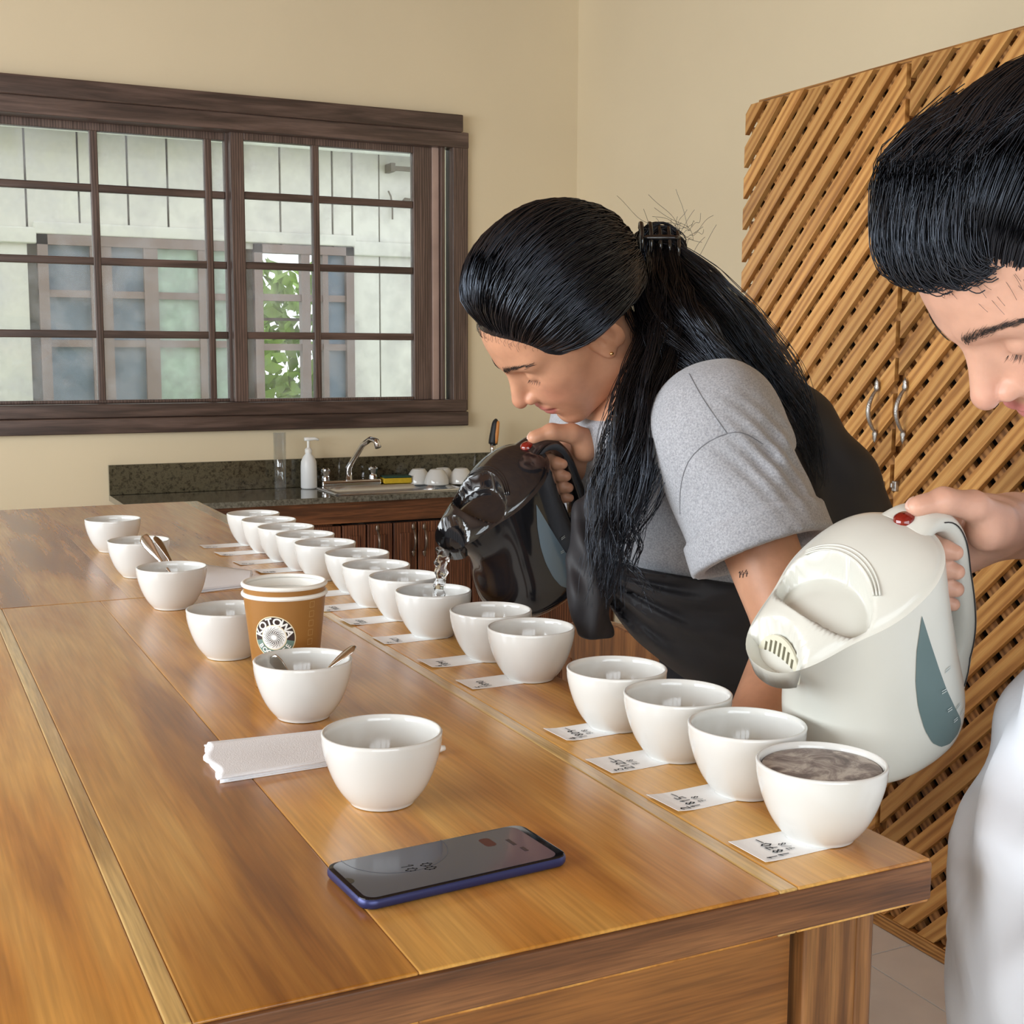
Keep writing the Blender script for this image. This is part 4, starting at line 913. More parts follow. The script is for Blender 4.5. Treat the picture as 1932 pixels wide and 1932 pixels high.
# ================================================================== implicit surfaces for people
f32 = np.float32
def nrm_(v): v = np.asarray(v, float); return v / (np.linalg.norm(v) + 1e-12)
def sph(P, c, r): return np.linalg.norm(P - np.asarray(c, f32), axis=1) - f32(r)
def ell(P, c, r, R=None):
    q = P - np.asarray(c, f32)
    if R is not None: q = q @ np.asarray(R, f32)      # columns of R = ellipsoid axes
    r = np.asarray(r, f32); k0 = np.linalg.norm(q / r, axis=1); k1 = np.linalg.norm(q / (r * r), axis=1) + 1e-9
    return k0 * (k0 - 1) / k1
def cone(P, a, b, ra, rb):
    a = np.asarray(a, f32); ba = np.asarray(b, f32) - a; pa = P - a; t = np.clip(pa @ ba / (ba @ ba), 0, 1)
    return np.linalg.norm(pa - t[:, None] * ba, axis=1) - (f32(ra) + t * f32(rb - ra))
def smin(a, b, k): h = np.maximum(k - np.abs(a - b), 0) / k; return np.minimum(a, b) - h * h * k * .25
def smax(a, b, k): return -smin(-a, -b, k)
def chain(P, pts, rs, k=.01):
    d = None
    for i in range(len(pts) - 1):
        e = cone(P, pts[i], pts[i + 1], rs[i], rs[i + 1]); d = e if d is None else smin(d, e, k)
    return d
def plane(P, o, n): return (P - np.asarray(o, f32)) @ np.asarray(nrm_(n), f32)
def sdf_mesh(fn, lo, hi, h, proj=2):
    """block-sparse surface nets"""
    lo = np.asarray(lo, float); hi = np.asarray(hi, float); N = np.ceil((hi - lo) / h).astype(int) + 1; B = 24
    nb = -(-N // B); I, J, K = np.meshgrid(*[np.arange(n) for n in nb], indexing='ij'); bl = np.stack([I.ravel(), J.ravel(), K.ravel()], 1)
    cen = (lo + (bl * B + B / 2) * h).astype(f32); d = fn(cen); bl = bl[np.abs(d) < B * h * .5 * 1.75 * 1.25 + .02]
    g = np.stack(np.meshgrid(*[np.arange(B + 1)] * 3, indexing='ij'), -1).reshape(-1, 3)
    key = lambda c: (c[:, 0] * 100003 + c[:, 1]) * 100003 + c[:, 2]
    offs = np.array([(i, j, k) for i in (0, 1) for j in (0, 1) for k in (0, 1)])
    cells, verts, edges = [], [], []
    for b in bl:
        P = (lo + (b * B + g) * h).astype(f32); D = fn(P).reshape((B + 1,) * 3)
        if D.min() > 0 or D.max() < 0: continue
        S = D < 0; c8 = np.stack([S[o[0]:B + o[0], o[1]:B + o[1], o[2]:B + o[2]] for o in offs], -1); cnt = c8.sum(-1); act = (cnt > 0) & (cnt < 8)
        ci = np.argwhere(act)
        if len(ci) == 0: continue
        v8 = np.stack([D[ci[:, 0] + o[0], ci[:, 1] + o[1], ci[:, 2] + o[2]] for o in offs], 1); acc = np.zeros((len(ci), 3)); num = np.zeros(len(ci))
        for a in range(8):
            for e in range(a + 1, 8):
                if np.abs(offs[a] - offs[e]).sum() == 1:
                    m = (v8[:, a] < 0) != (v8[:, e] < 0); t = np.where(m, v8[:, a] / (v8[:, a] - v8[:, e] + 1e-12), 0)
                    acc += (offs[a] + t[:, None] * (offs[e] - offs[a])) * m[:, None]; num += m
        cells.append(ci + b * B); verts.append(lo + (ci + b * B + acc / num[:, None]) * h)
        for ax in range(3):
            s1 = S[:B, :B, :B]; sl = [slice(0, B)] * 3; sl[ax] = slice(1, B + 1); s2 = S[tuple(sl)]; e = np.argwhere(s1 != s2)
            if len(e): edges.append(np.c_[e + b * B, np.full(len(e), ax), s1[e[:, 0], e[:, 1], e[:, 2]]])
    cells = np.concatenate(cells); V = np.concatenate(verts); E_ = np.concatenate(edges); ck = key(cells); o = np.argsort(ck); ck = ck[o]; V = V[o]
    Q = []
    for ax in range(3):
        e = E_[E_[:, 3] == ax]; u, w = [(1, 2), (2, 0), (0, 1)][ax]; c = e[:, :3]; ids = []; ok = np.ones(len(e), bool)
        for du, dw in ((0, 0), (-1, 0), (-1, -1), (0, -1)):
            q = c.copy(); q[:, u] += du; q[:, w] += dw; k = key(q); i = np.clip(np.searchsorted(ck, k), 0, len(ck) - 1); ok &= ck[i] == k; ids.append(i)
        f = np.stack(ids, 1); f = np.where(e[:, 4:5] == 1, f, f[:, ::-1]); Q.append(f[ok])
    Q = np.concatenate(Q)
    V = V.astype(f32)
    for _ in range(proj):
        e = h * .4; d = fn(V); gr = np.stack([fn(V + np.eye(3, dtype=f32)[i] * f32(e)) - fn(V - np.eye(3, dtype=f32)[i] * f32(e)) for i in range(3)], 1) / (2 * e)
        V = V - gr * np.clip(d / (np.sum(gr * gr, 1) + 1e-6), -h, h)[:, None]
    return V, Q
def np_mesh(name, V, Q, mat=None, smooth=True, col=None):
    me = bpy.data.meshes.new(name); V = np.asarray(V, f32); Q = np.asarray(Q, np.int32)
    me.vertices.add(len(V)); me.vertices.foreach_set('co', V.ravel()); m = Q.shape[1]
    me.loops.add(Q.size); me.loops.foreach_set('vertex_index', Q.ravel()); me.polygons.add(len(Q))
    me.polygons.foreach_set('loop_start', np.arange(0, Q.size, m, dtype=np.int32)); me.polygons.foreach_set('loop_total', np.full(len(Q), m, np.int32))
    me.polygons.foreach_set('use_smooth', np.full(len(Q), smooth)); me.update(calc_edges=True); me.validate()
    if col is not None:
        a = me.color_attributes.new('Col', 'FLOAT_COLOR', 'POINT'); a.data.foreach_set('color', np.c_[col, np.ones(len(col))].astype(f32).ravel())
    if mat: me.materials.append(mat)
    return me
def join(parts):
    V, Q, n = [], [], 0
    for v, q in parts: V.append(v); Q.append(q + n); n += len(v)
    return np.concatenate(V), np.concatenate(Q)
def tubes(paths, rad, n=3):
    """paths (S,K,3), rad (S,K) -> verts, quads"""
    paths = np.asarray(paths, float); S_, K_ = paths.shape[:2]; rad = np.broadcast_to(rad, (S_, K_))
    T = np.gradient(paths, axis=1); T /= np.linalg.norm(T, axis=2, keepdims=True) + 1e-12
    a = np.where(np.abs(T[..., 2:3]) < .9, [0, 0, 1.], [1., 0, 0]); b = np.cross(T, a); b /= np.linalg.norm(b, axis=2, keepdims=True) + 1e-12; c = np.cross(b, T)
    t = np.linspace(0, 2 * np.pi, n, endpoint=False)
    V = paths[:, :, None, :] + rad[:, :, None, None] * (np.cos(t)[None, None, :, None] * b[:, :, None] + np.sin(t)[None, None, :, None] * c[:, :, None])
    s, k, j = np.meshgrid(np.arange(S_), np.arange(K_ - 1), np.arange(n), indexing='ij'); idx = lambda s, k, j: (s * K_ + k) * n + j
    Q = np.stack([idx(s, k, j), idx(s, k, (j + 1) % n), idx(s, k + 1, (j + 1) % n), idx(s, k + 1, j)], -1).reshape(-1, 4)
    return V.reshape(-1, 3), Q
def catmull(P, m):
    P = np.asarray(P, float); u = np.linspace(0, len(P) - 1, m); i = np.clip(u.astype(int), 0, len(P) - 2); t = (u - i)[:, None]
    g = lambda k: P[np.clip(k, 0, len(P) - 1)]
    p0, p1, p2, p3 = g(i - 1), g(i), g(i + 1), g(i + 2)
    return .5 * (2 * p1 + (p2 - p0) * t + (2 * p0 - 5 * p1 + 4 * p2 - p3) * t ** 2 + (3 * p1 - p0 - 3 * p2 + p3) * t ** 3)
# ------------------------------------------------------------------ materials
def skin_mat(name, rough=.42):
    m, nt, b = newmat(name); at = nd(nt, 'ShaderNodeVertexColor'); at.layer_name = 'Col'
    tc = nd(nt, 'ShaderNodeTexCoord'); n = nd(nt, 'ShaderNodeTexNoise', Scale=60.0, Detail=6.0); nt.links.new(tc.outputs['Object'], n.inputs['Vector'])
    mr = nd(nt, 'ShaderNodeMapRange'); mr.inputs[1].default_value = .3; mr.inputs[2].default_value = .7; mr.inputs[3].default_value = .93; mr.inputs[4].default_value = 1.06
    nt.links.new(n.outputs['Fac'], mr.inputs[0]); h = nd(nt, 'ShaderNodeHueSaturation'); nt.links.new(at.outputs['Color'], h.inputs['Color']); nt.links.new(mr.outputs[0], h.inputs['Value'])
    nt.links.new(h.outputs[0], b.inputs['Base Color']); b.inputs['Roughness'].default_value = rough; b.inputs['Specular IOR Level'].default_value = .4
    b.inputs['Subsurface Weight'].default_value = .12; b.inputs['Subsurface Radius'].default_value = (.010, .004, .002); b.inputs['Subsurface Scale'].default_value = .6
    n2 = nd(nt, 'ShaderNodeTexNoise', Scale=700.0, Detail=3.0); nt.links.new(tc.outputs['Object'], n2.inputs['Vector']); bp = nd(nt, 'ShaderNodeBump', Strength=.12, Distance=.0006); nt.links.new(n2.outputs['Fac'], bp.inputs['Height']); nt.links.new(bp.outputs[0], b.inputs['Normal'])
    return m
m_skin = skin_mat('skin')
m_hair = plain('black_hair', (0.009, 0.008, 0.0095), 0.28, spec=0.9); m_hair.node_tree.nodes['Principled BSDF'].inputs['Specular Tint'].default_value = (.72, .82, 1, 1)
m_haircap = plain('black_hair_base', (0.006, 0.0055, 0.006), 0.5, spec=.4)
m_brow = plain('dark_brow_hair', (0.02, 0.014, 0.012), 0.6)
# ------------------------------------------------------------------ head in its own frame: +x face, +y left, +z up, origin between the ears
def head_sdf(p, neck=None):
    p = p.astype(f32); q = p.copy(); q[:, 1] = np.abs(q[:, 1])          # mirrored half
    d = ell(p, (-.008, 0, .045), (.096, .074, .083))
    d = smin(d, ell(p, (.030, 0, .040), (.062, .062, .062)), .03)
    d = smin(d, ell(q, (.020, .012, -.020), (.062, .046, .066)), .03)
    d = smin(d, ell(q, (.052, .040, -.006), (.026, .020, .018)), .025)      # cheekbone
    d = smin(d, ell(q, (.050, .030, -.038), (.032, .026, .032)), .025)      # cheek
    d = smin(d, cone(q, (-.004, .047, -.050), (.068, .014, -.083), .017, .014), .03)   # jaw
    d = smin(d, ell(p, (.066, 0, -.050), (.032, .030, .030)), .02)        # mouth block
    d = smin(d, ell(p, (.078, 0, -.084), (.015, .018, .013)), .015)       # chin
    d = smin(d, cone(q, (.087, .008, .033), (.070, .046, .034), .008, .007), .018)     # brow ridge
    d = smax(d, -ell(q, (.104, .031, .014), (.020, .017, .013)), .014)     # eye hollow
    d = smin(d, sph(q, (.0745, .031, .012), .0132), .003)                # closed lid over the eyeball
    lidc = np.abs(q[:, 2] - (.0065 - (q[:, 1] - .031) ** 2 * 8)) ; m = np.exp(-((q[:, 0] - .087) ** 2 + (q[:, 1] - .031) ** 2) / .00022)
    d = d + m * np.exp(-(lidc / .0012) ** 2) * .0012                    # lash line crease
    d = smin(d, ell(p, (.074, 0, -.008), (.026, .017, .034)), .014)        # root of the nose
    d = smin(d, ell(q, (.066, .016, -.026), (.028, .018, .020)), .016)
    d = smin(d, cone(p, (.0865, 0, .026), (.1110, 0, -.0135), .0068, .0100), .010)        # nose
    d = smin(d, sph(p, (.1130, 0, -.0180), .0088), .006)
    d = smin(d, ell(q, (.0985, .0122, -.0210), (.0115, .0070, .0078)), .004)            # wings
    d = smax(d, -ell(q, (.1045, .0064, -.0285), (.0058, .0034, .0038)), .003)           # nostrils
    d = smin(d, ell(q, (.0935, .006, -.0435), (.0100, .0150, .0050)), .006)            # upper lip
    d = smin(d, ell(p, (.0915, 0, -.0555), (.0095, .0165, .0062)), .006)              # lower lip
    mz = np.abs(p[:, 2] + .0490 + q[:, 1] ** 2 * 2); d = d + .0025 * np.exp(-(mz / .0012) ** 2) * (q[:, 1] < .026) * (p[:, 0] > .06)
    d = smax(d, -ell(p, (.104, 0, -.0690), (.010, .016, .0050)), .008)     # dent under the lip
    d = smax(d, -ell(p, (.110, 0, -.0345), (.006, .0030, .005)), .004)     # philtrum
    # ears
    a = math.radians(14); Re = np.array([[math.cos(a), 0, math.sin(a)], [0, 1, 0], [-math.sin(a), 0, math.cos(a)]]); e2 = math.radians(34)
    Re = Re @ np.array([[math.cos(e2), math.sin(e2), 0], [-math.sin(e2), math.cos(e2), 0], [0, 0, 1]])
    er = ell(q, (-.012, .0775, .002), (.0195, .0072, .0310), Re)
    er = smin(er, ell(q, (-.001, .0700, -.002), (.013, .008, .024)), .006)
    er = smax(er, -ell(q, (-.008, .0860, .004), (.0125, .0070, .0195), Re), .003)
    er = smin(er, ell(q, (-.003, .0760, -.006), (.0075, .0045, .012), Re), .004)
    er = smax(er, -ell(q, (-.0005, .081, -.004), (.0055, .005, .0085)), .003)
    er = smin(er, ell(q, (-.002, .0715, -.0240), (.0085, .0060, .0110)), .008)
    d = smin(d, er, .004)
    if neck is not None: d = smin(d, cone(p, (-.018, 0, -.045), neck, .050, .056), .03)
    return d
def head_colors(p, base, lip, cheek):
    """p in head frame"""
    q = p.copy(); q[:, 1] = np.abs(q[:, 1]); col = np.tile(np.array(base[:3]), (len(p), 1)).astype(float)
    w = np.clip(1.25 - np.sqrt(((q[:, 0] - .100) / .016) ** 2 + (q[:, 1] / .024) ** 2 + ((q[:, 2] + .0495) / .0105) ** 2), 0, .25)[:, None] * 4
    col = col * (1 - w) + np.array(lip[:3]) * w
    w = np.exp(-(((q[:, 0] - .07) / .03) ** 2 + ((q[:, 1] - .042) / .022) ** 2 + ((q[:, 2] + .022) / .024) ** 2))[:, None] * .45
    w = w + np.exp(-(((q[:, 0] - .112) / .016) ** 2 + (q[:, 1] / .018) ** 2 + ((q[:, 2] + .018) / .012) ** 2))[:, None] * .40
    col = col * (1 - w) + np.array(cheek[:3]) * w
    return col
HL = ([-.12, -.06, -.03, .0, .018, .030, .045, .060, .075, .09, .11], [-.075, -.050, .016, .036, .026, .012, .016, .038, .068, .096, .135])   # hairline: x -> z
SK_C, SK_R = np.array([-.010, 0, .045]), np.array([.1005, .0795, .0885])
def hair_cap(p, off=0.0):
    d = ell(p.astype(f32), SK_C, SK_R + off)
    line = np.interp(p[:, 0], *HL) - p[:, 2]
    return smax(d, line.astype(f32) * .7, .006)
def lock(guide, wid, thk, n, K=22, wave=.003, seed=0, wf=5, frizz=.002, rad=.0007, side=None, taper=.75, short=.75):
    """bundle of strands following a guide curve"""
    r = np.random.default_rng(seed); gd = catmull(guide, K); T = np.gradient(gd, axis=0); T /= np.linalg.norm(T, axis=1, keepdims=True)
    v = np.tile(-FW, (K, 1)) if side is None else np.tile(side, (K, 1)); Nn = np.cross(T, v); Nn /= np.linalg.norm(Nn, axis=1, keepdims=True) + 1e-9; Bn = np.cross(Nn, T)
    w = np.interp(np.linspace(0, 1, K), np.linspace(0, 1, len(wid)), wid); h = np.interp(np.linspace(0, 1, K), np.linspace(0, 1, len(thk)), thk)
    cl = r.uniform(-1, 1, (max(n // 14, 3), 2)); ci = r.integers(0, len(cl), n); a = cl[ci] + r.normal(0, .13, (n, 2)); out = []
    end = r.uniform(short, 1, n); ph = r.uniform(0, 6.28, (len(cl), 2))[ci]; ph2 = r.uniform(0, 6.28, (n, 2))
    s = np.linspace(0, 1, K)
    for i in range(n):
        si = s * end[i]; f = lambda A: np.stack([np.interp(si, s, A[:, k]) for k in range(3)], 1)
        g, N_, B_ = f(gd), f(Nn), f(Bn); ww, hh = np.interp(si, s, w), np.interp(si, s, h)
        u = a[i, 0] * ww + wave * si ** .5 * np.sin(wf * si * 3 + ph[i, 0]) + frizz * si * np.sin(17 * si + ph2[i, 0]); z = a[i, 1] * hh + wave * si ** .5 * np.cos(wf * si * 3 + ph[i, 1]) + frizz * si * np.sin(13 * si + ph2[i, 1])
        out.append(g + N_ * u[:, None] + B_ * z[:, None])
    return np.array(out), rad * (1 - taper * np.linspace(0, 1, K) ** 3)[None, :] * r.uniform(.7, 1.3, (n, 1))
def swept(n, tie, seed, lift=.018, part=None, K=16, wav=.0018, accept=None, rad=.0008, front=1.0):
    """strands over the skull from the scalp to the tie point (head frame)"""
    r = np.random.default_rng(seed); out = []; td = nrm_((np.array(tie) - SK_C) / SK_R); s = np.linspace(0, 1, K)
    while len(out) < n:
        d = nrm_(r.normal(size=3)); p = SK_C + d * SK_R
        hz = p[2] - np.interp(p[0], *HL)
        if hz < .004 or (abs(p[1]) > .045 and p[0] < .034 and p[2] < .040 and p[0] > -.03): continue
        if accept is not None and not accept(p): continue
        if hz > .022 and len(out) > n * .55: continue                # dense rows along the hairline
        if r.random() > .5 and p[0] < .02 and abs(p[1]) < .05 and p[2] > .06: continue
        dt = np.clip(d @ td, -1, 1); om = math.acos(dt)
        if om < .12: continue
        mid = nrm_(d + td + np.array([0, d[1] * .45, .45 + .5 * max(d[0], 0)])) * (1.15 + .25 * om / 3.14); ss = s[:, None]
        P_ = (1 - ss) ** 2 * d + 2 * ss * (1 - ss) * mid + ss ** 2 * td; P_ /= np.linalg.norm(P_, axis=1, keepdims=True)
        lf = 1 + (.015 + lift / .09 * .5 * np.sin(np.pi * np.clip(s, 0, 1)) ** .8 * r.uniform(.5, 1.15) * (1 + (front - 1) * np.clip(p[0] / .06, 0, 1) * (1 - s))) * np.minimum(s * 6, 1)
        Q_ = SK_C + P_ * SK_R * lf[:, None]; sd = np.cross(P_, np.gradient(P_, axis=0)); sd /= np.linalg.norm(sd, axis=1, keepdims=True) + 1e-9
        Q_ = Q_ + sd * (wav * np.sin(s * r.uniform(5, 11) + r.uniform(0, 6)) * np.sin(np.pi * s))[:, None] + sd * (r.normal(0, .006) * s ** 3)[:, None]
        out.append(Q_)
    return np.array(out), rad * np.ones((n, K)) * r.uniform(.6, 1.3, (n, 1))
def rot_zyx(yaw, pit, roll):
    return np.array((Matrix.Rotation(yaw, 3, 'Z') @ Matrix.Rotation(pit, 3, 'Y') @ Matrix.Rotation(roll, 3, 'X')))
def on_skin(A, lift):
    A = A.astype(f32)
    for _ in range(3):
        e = f32(.001); dd = head_sdf(A) - f32(lift); gr = np.stack([head_sdf(A + np.eye(3, dtype=f32)[i] * e) - head_sdf(A - np.eye(3, dtype=f32)[i] * e) for i in range(3)], 1) / (2 * e); A = A - gr * dd[:, None]
    return A
def brow_lash(R, o, parent, seed, s=1.0, dense=150, rb=.00024):
    """eyebrow and lashes of each eye as strands laid on the skin"""
    r = np.random.default_rng(seed); w5 = np.array([[1, 1, .9, .6, .15]])
    for sg in (-1, 1):
        P_ = []
        for i in range(dense):
            t = r.uniform(0, 1); a = np.array([.0985 - .028 * t ** 1.6, sg * (.009 + .040 * t), .0335 + .008 * math.sin(t * 2.3) - .004 * t]); a += r.normal(0, 1, 3) * [.0005, .0005, .0019 * (1 - .65 * t)]
            dr = nrm_([-.35 * t - .05, sg * (.5 + .5 * t), .55 * (1 - t) + r.normal(0, .12)]) * r.uniform(.005, .0085)
            P_.append([a + dr * u for u in np.linspace(0, 1, 5)])
        A = on_skin(np.array(P_).reshape(-1, 3), .0005).reshape(-1, 5, 3); A[:, :, 0] += .0006 * np.sin(np.linspace(0, 3, 5))
        v, q = tubes(((A * s).reshape(-1, 3) @ R.T + o).reshape(-1, 5, 3), rb * w5, 3); obj('eyebrow', np_mesh('eyebrow', v, q, m_brow), None, parent)
        P_ = []
        for i in range(30):
            t = r.uniform(-1, 1); a = np.array([.0872 - .004 * t * t - .003 * max(t, 0), sg * (.031 + .0125 * t), .0060 - .0015 * t * t]); a = on_skin(a[None], 0)[0]
            dr = np.array([.0062, sg * .003 * t, -.0050]) * r.uniform(.6, 1.1); P_.append([a + dr * u + np.array([0, 0, .002]) * u * u for u in np.linspace(0, 1, 5)])
        v, q = tubes(((np.array(P_) * s).reshape(-1, 3) @ R.T + o).reshape(-1, 5, 3), .00015 * w5, 3); obj('eyelashes', np_mesh('eyelashes', v, q, m_brow), None, parent)
# ------------------------------------------------------------------ hand closed on a kettle handle, in kettle coordinates
def grip_sdf(P, elbow):
    W_ = np.array([-.188, -.012, .142]); d = cone(P, elbow, W_, .036, .0255)
    d = smin(d, cone(P, W_, (-.160, -.016, .150), .0255, .027), .02)
    d = smin(d, ell(P, (-.136, -.022, .150), (.036, .021, .040)), .022)
    d = smin(d, cone(P, (-.160, .002, .160), (-.126, .016, .176), .023, .0165), .015)     # thenar
    th = [(-.140, .012, .180), (-.115, .012, .206), (-.088, .006, .2205), (-.064, .001, .2235)]
    d = smin(d, chain(P, th, [.0165, .0125, .0110, .0085], .006), .012)
    d = smin(d, ell(P, (-.068, .001, .2225), (.013, .0095, .0078)), .004)
    for k, (z, l) in enumerate(((.180, 1), (.161, 1.06), (.142, 1.0), (.124, .84))):
        m = [(-.112 + .002 * k, -.036, z), (-.083, -.030, z + .001), (-.0770, .002, z + .001), (-.0785, .016 * l, z), (-.0825, .0235 * l, z - .001)]
        r0 = (.0115, .0098, .0088, .0082, .0068) if k < 3 else (.0098, .0084, .0076, .0070, .0058)
        d = smin(d, chain(P, m, r0, .004), .006)
    return d
# ================================================================== the two women
def to_local(P, R, o, s=1.0): return ((P - np.asarray(o, f32)) @ np.asarray(R, f32) / f32(s)).astype(f32)
m_tee, nt, b = newmat('heather_grey_cotton')
tc = nd(nt, 'ShaderNodeTexCoord'); n1 = nd(nt, 'ShaderNodeTexNoise', Scale=420.0, Detail=4.0, Roughness=.8); nt.links.new(tc.outputs['Object'], n1.inputs['Vector'])
cr = nd(nt, 'ShaderNodeValToRGB'); el = cr.color_ramp.elements; el[0].position = .35; el[0].color = srgb(136, 138, 144); el[1].position = .65; el[1].color = srgb(184, 186, 192); nt.links.new(n1.outputs['Fac'], cr.inputs[0]); nt.links.new(cr.outputs[0], b.inputs['Base Color']); b.inputs['Roughness'].default_value = .9; b.inputs['Sheen Weight'].default_value = .2
n2 = nd(nt, 'ShaderNodeTexNoise', Scale=26.0, Detail=3.0, Distortion=.6); nt.links.new(tc.outputs['Object'], n2.inputs['Vector']); bp = nd(nt, 'ShaderNodeBump', Strength=.25, Distance=.006); nt.links.new(n2.outputs['Fac'], bp.inputs['Height']); nt.links.new(bp.outputs[0], b.inputs['Normal'])
m_blk = plain('black_nylon', (0.020, 0.019, 0.022), 0.58, spec=.4, bump=.35, bscale=22)
m_wht, nt, b = newmat('white_cotton'); b.inputs['Base Color'].default_value = (.70, .73, .79, 1); b.inputs['Roughness'].default_value = .9; b.inputs['Specular IOR Level'].default_value = .15
tc = nd(nt, 'ShaderNodeTexCoord'); n2 = nd(nt, 'ShaderNodeTexNoise', Scale=9.0, Detail=3.0, Distortion=.8); nt.links.new(tc.outputs['Object'], n2.inputs['Vector']); bp = nd(nt, 'ShaderNodeBump', Strength=.35, Distance=.012); nt.links.new(n2.outputs['Fac'], bp.inputs['Height']); nt.links.new(bp.outputs[0], b.inputs['Normal'])
m_trs = plain('dark_denim', srgb(40, 44, 56), .85, bump=.2, bscale=300); m_shoe = plain('shoe', (.05, .05, .05), .5)
m_jade = plain('pale_jade', srgb(176, 206, 182), .12, coat=.4); m_bead = plain('brown_wood_bead', srgb(74, 52, 40), .35); m_gld = plain('gold', (.8, .55, .25), .15, metal=1)
m_nail = plain('nail', srgb(216, 176, 160), .2, coat=.3); m_red2 = plain('coral_hair_tie', srgb(206, 120, 104), .8)
def kmat(K): M_ = np.array(parent_world(K)); return M_[:3, :3], M_[:3, 3]
def person_legs(hip, fdir, sdir, spread=.072, lean=0.0):
    """trouser SDF for standing legs under the hip point"""
    hip = np.array(hip, float); f_, s_ = np.array(fdir, float), np.array(sdir, float); out = []
    for sg in (-1, 1):
        h = hip + s_ * spread * sg + [0, 0, -.02]; k = np.array([h[0], h[1], .49]) + f_ * .03 + s_ * sg * .01; a = np.array([h[0], h[1], .085]) + s_ * sg * .015
        out.append((h, k, a))
    return out
# ------------------------------------------------------------------ woman pouring from the black kettle
R1 = rot_zyx(math.radians(161), math.radians(49), math.radians(-23)); S1 = 1.04; O1 = np.array([.816, 1.498, 1.404])
skin1, lip1, chk1 = srgb(202, 150, 120), srgb(180, 108, 100), srgb(204, 128, 106)
NB1 = np.array([.945, 1.50, 1.335])                                   # neck base
LS = onY(1352, 815, 1.31); RSH = np.array([.975, 1.68, 1.265])
EL = onY(1500, 1205, 1.19); WL = dep(1392, 1425, 1.42); HLd = WL + np.array([-.02, .02, -.12])
HIP1 = np.array([1.24, 1.49, .93]); CH1 = np.array([1.005, 1.50, 1.205]); BE1 = np.array([1.10, 1.49, 1.06])
AX1 = nrm_(NB1 - HIP1); SD1 = np.array([0, 1., 0]); FR1 = np.cross(SD1, AX1); FR1 = FR1 if FR1[0] < 0 else -FR1
RT1 = np.stack([FR1, SD1, AX1], 1)
KRb, KOb = kmat(KB); ELB1 = np.array([1.02, 1.83, 1.17])
elb_loc = KRb.T @ (ELB1 - KOb)
def torso1(P, off=0.0):
    d = ell(P, CH1 + AX1 * .01, np.array([.108, .172, .19]) + off, RT1)
    d = smin(d, ell(P, BE1, np.array([.105, .145, .17]) + off, RT1), .06)
    d = smin(d, ell(P, HIP1, np.array([.125, .165, .14]) + off, RT1), .06)
    for sg in (-1, 1): d = smin(d, sph(P, CH1 + FR1 * .085 + SD1 * sg * .07 - AX1 * .01, .058 + off), .05)
    for q in (LS, RSH): d = smin(d, cone(P, NB1 - AX1 * .02, q, .055 + off, .058 + off), .05)
    return d
def skin1_head(P): return head_sdf(to_local(P, R1, O1, S1), tuple(R1.T @ (NB1 - O1) / S1)) * S1
def armL(P, off=0.0, full=True):
    d = cone(P, LS, EL, .052 + off, .041 + off)
    if full: d = smin(d, cone(P, EL, WL, .042, .027), .02)
    return d
def handflat(P, w, fwd, side, up):
    """relaxed open hand on a surface from wrist w"""
    w = np.array(w, float); d = cone(P, w, w + fwd * .03, .026, .026); Rm = np.stack([fwd, side, up], 1)
    d = smin(d, ell(P, w + fwd * .065, (.048, .040, .015), Rm), .02)
    for k, (o_, l) in enumerate(((.030, .070), (.010, .080), (-.010, .074), (-.029, .058))):
        a = w + fwd * .100 + side * o_; m = a + fwd * l * .5 + up * .008 + side * o_ * .12; e = a + fwd * l - up * .004 + side * o_ * .2; d = smin(d, chain(P, [a, m, e], [.0095, .0085, .0065], .004), .006)
    a = w + fwd * .035 + side * .030; d = smin(d, chain(P, [a, a + fwd * .03 + side * .022, a + fwd * .055 + side * .030], [.014, .0105, .0085], .005), .01)
    return d
fwdL = nrm_(HLd - WL); upL = nrm_(np.array([0, -1., .2]) - fwdL * (fwdL @ np.array([0, -1., .2]))); sdL = np.cross(upL, fwdL)
parts = []
b0 = O1 - .20; b1 = O1 + .20
v, q = sdf_mesh(skin1_head, b0, b1, .0026); cols = [head_colors(to_local(v, R1, O1, S1), skin1, lip1, chk1)]; parts.append((v, q))
gl = lambda P: grip_sdf(((P - KOb.astype(f32)) @ KRb.astype(f32)), elb_loc.astype(f32))
def bbox(pts, m): P_ = np.array(pts); return P_.min(0) - m, P_.max(0) + m
lo, hi = bbox([ELB1] + [KRb @ np.array(p) + KOb for p in ((-.06, .03, .23), (-.06, -.04, .11), (-.19, 0, .15))], .05)
v, q = sdf_mesh(gl, lo, hi, .0023); parts.append((v, q)); cols.append(np.tile(np.array(skin1[:3]) * .95, (len(v), 1)))
lo, hi = bbox([LS, EL, WL], .08); v, q = sdf_mesh(lambda P: armL(P), lo, hi, .005); parts.append((v, q)); cols.append(np.tile(np.array(skin1[:3]), (len(v), 1)))
lo, hi = bbox([WL, WL + fwdL * .2], .06); v, q = sdf_mesh(lambda P: handflat(P, WL, fwdL, sdL, upL), lo, hi, .004); parts.append((v, q)); cols.append(np.tile(np.array(skin1[:3]), (len(v), 1)))
lo, hi = bbox([HIP1, NB1, LS, RSH], .22); v, q = sdf_mesh(lambda P: smin(torso1(P), cone(P, RSH, ELB1, .050, .040), .03), lo, hi, .014); parts.append((v, q)); cols.append(np.tile(np.array(skin1[:3]), (len(v), 1)))
V, Q = join(parts); W1 = obj('person', np_mesh('person', V, Q, m_skin, col=np.concatenate(cols)))
tag(W1, 'dark-haired woman in a grey T-shirt bending over the table, pouring from the black kettle', 'person', 'women pouring water')
brow_lash(R1, O1, W1, 3, S1)
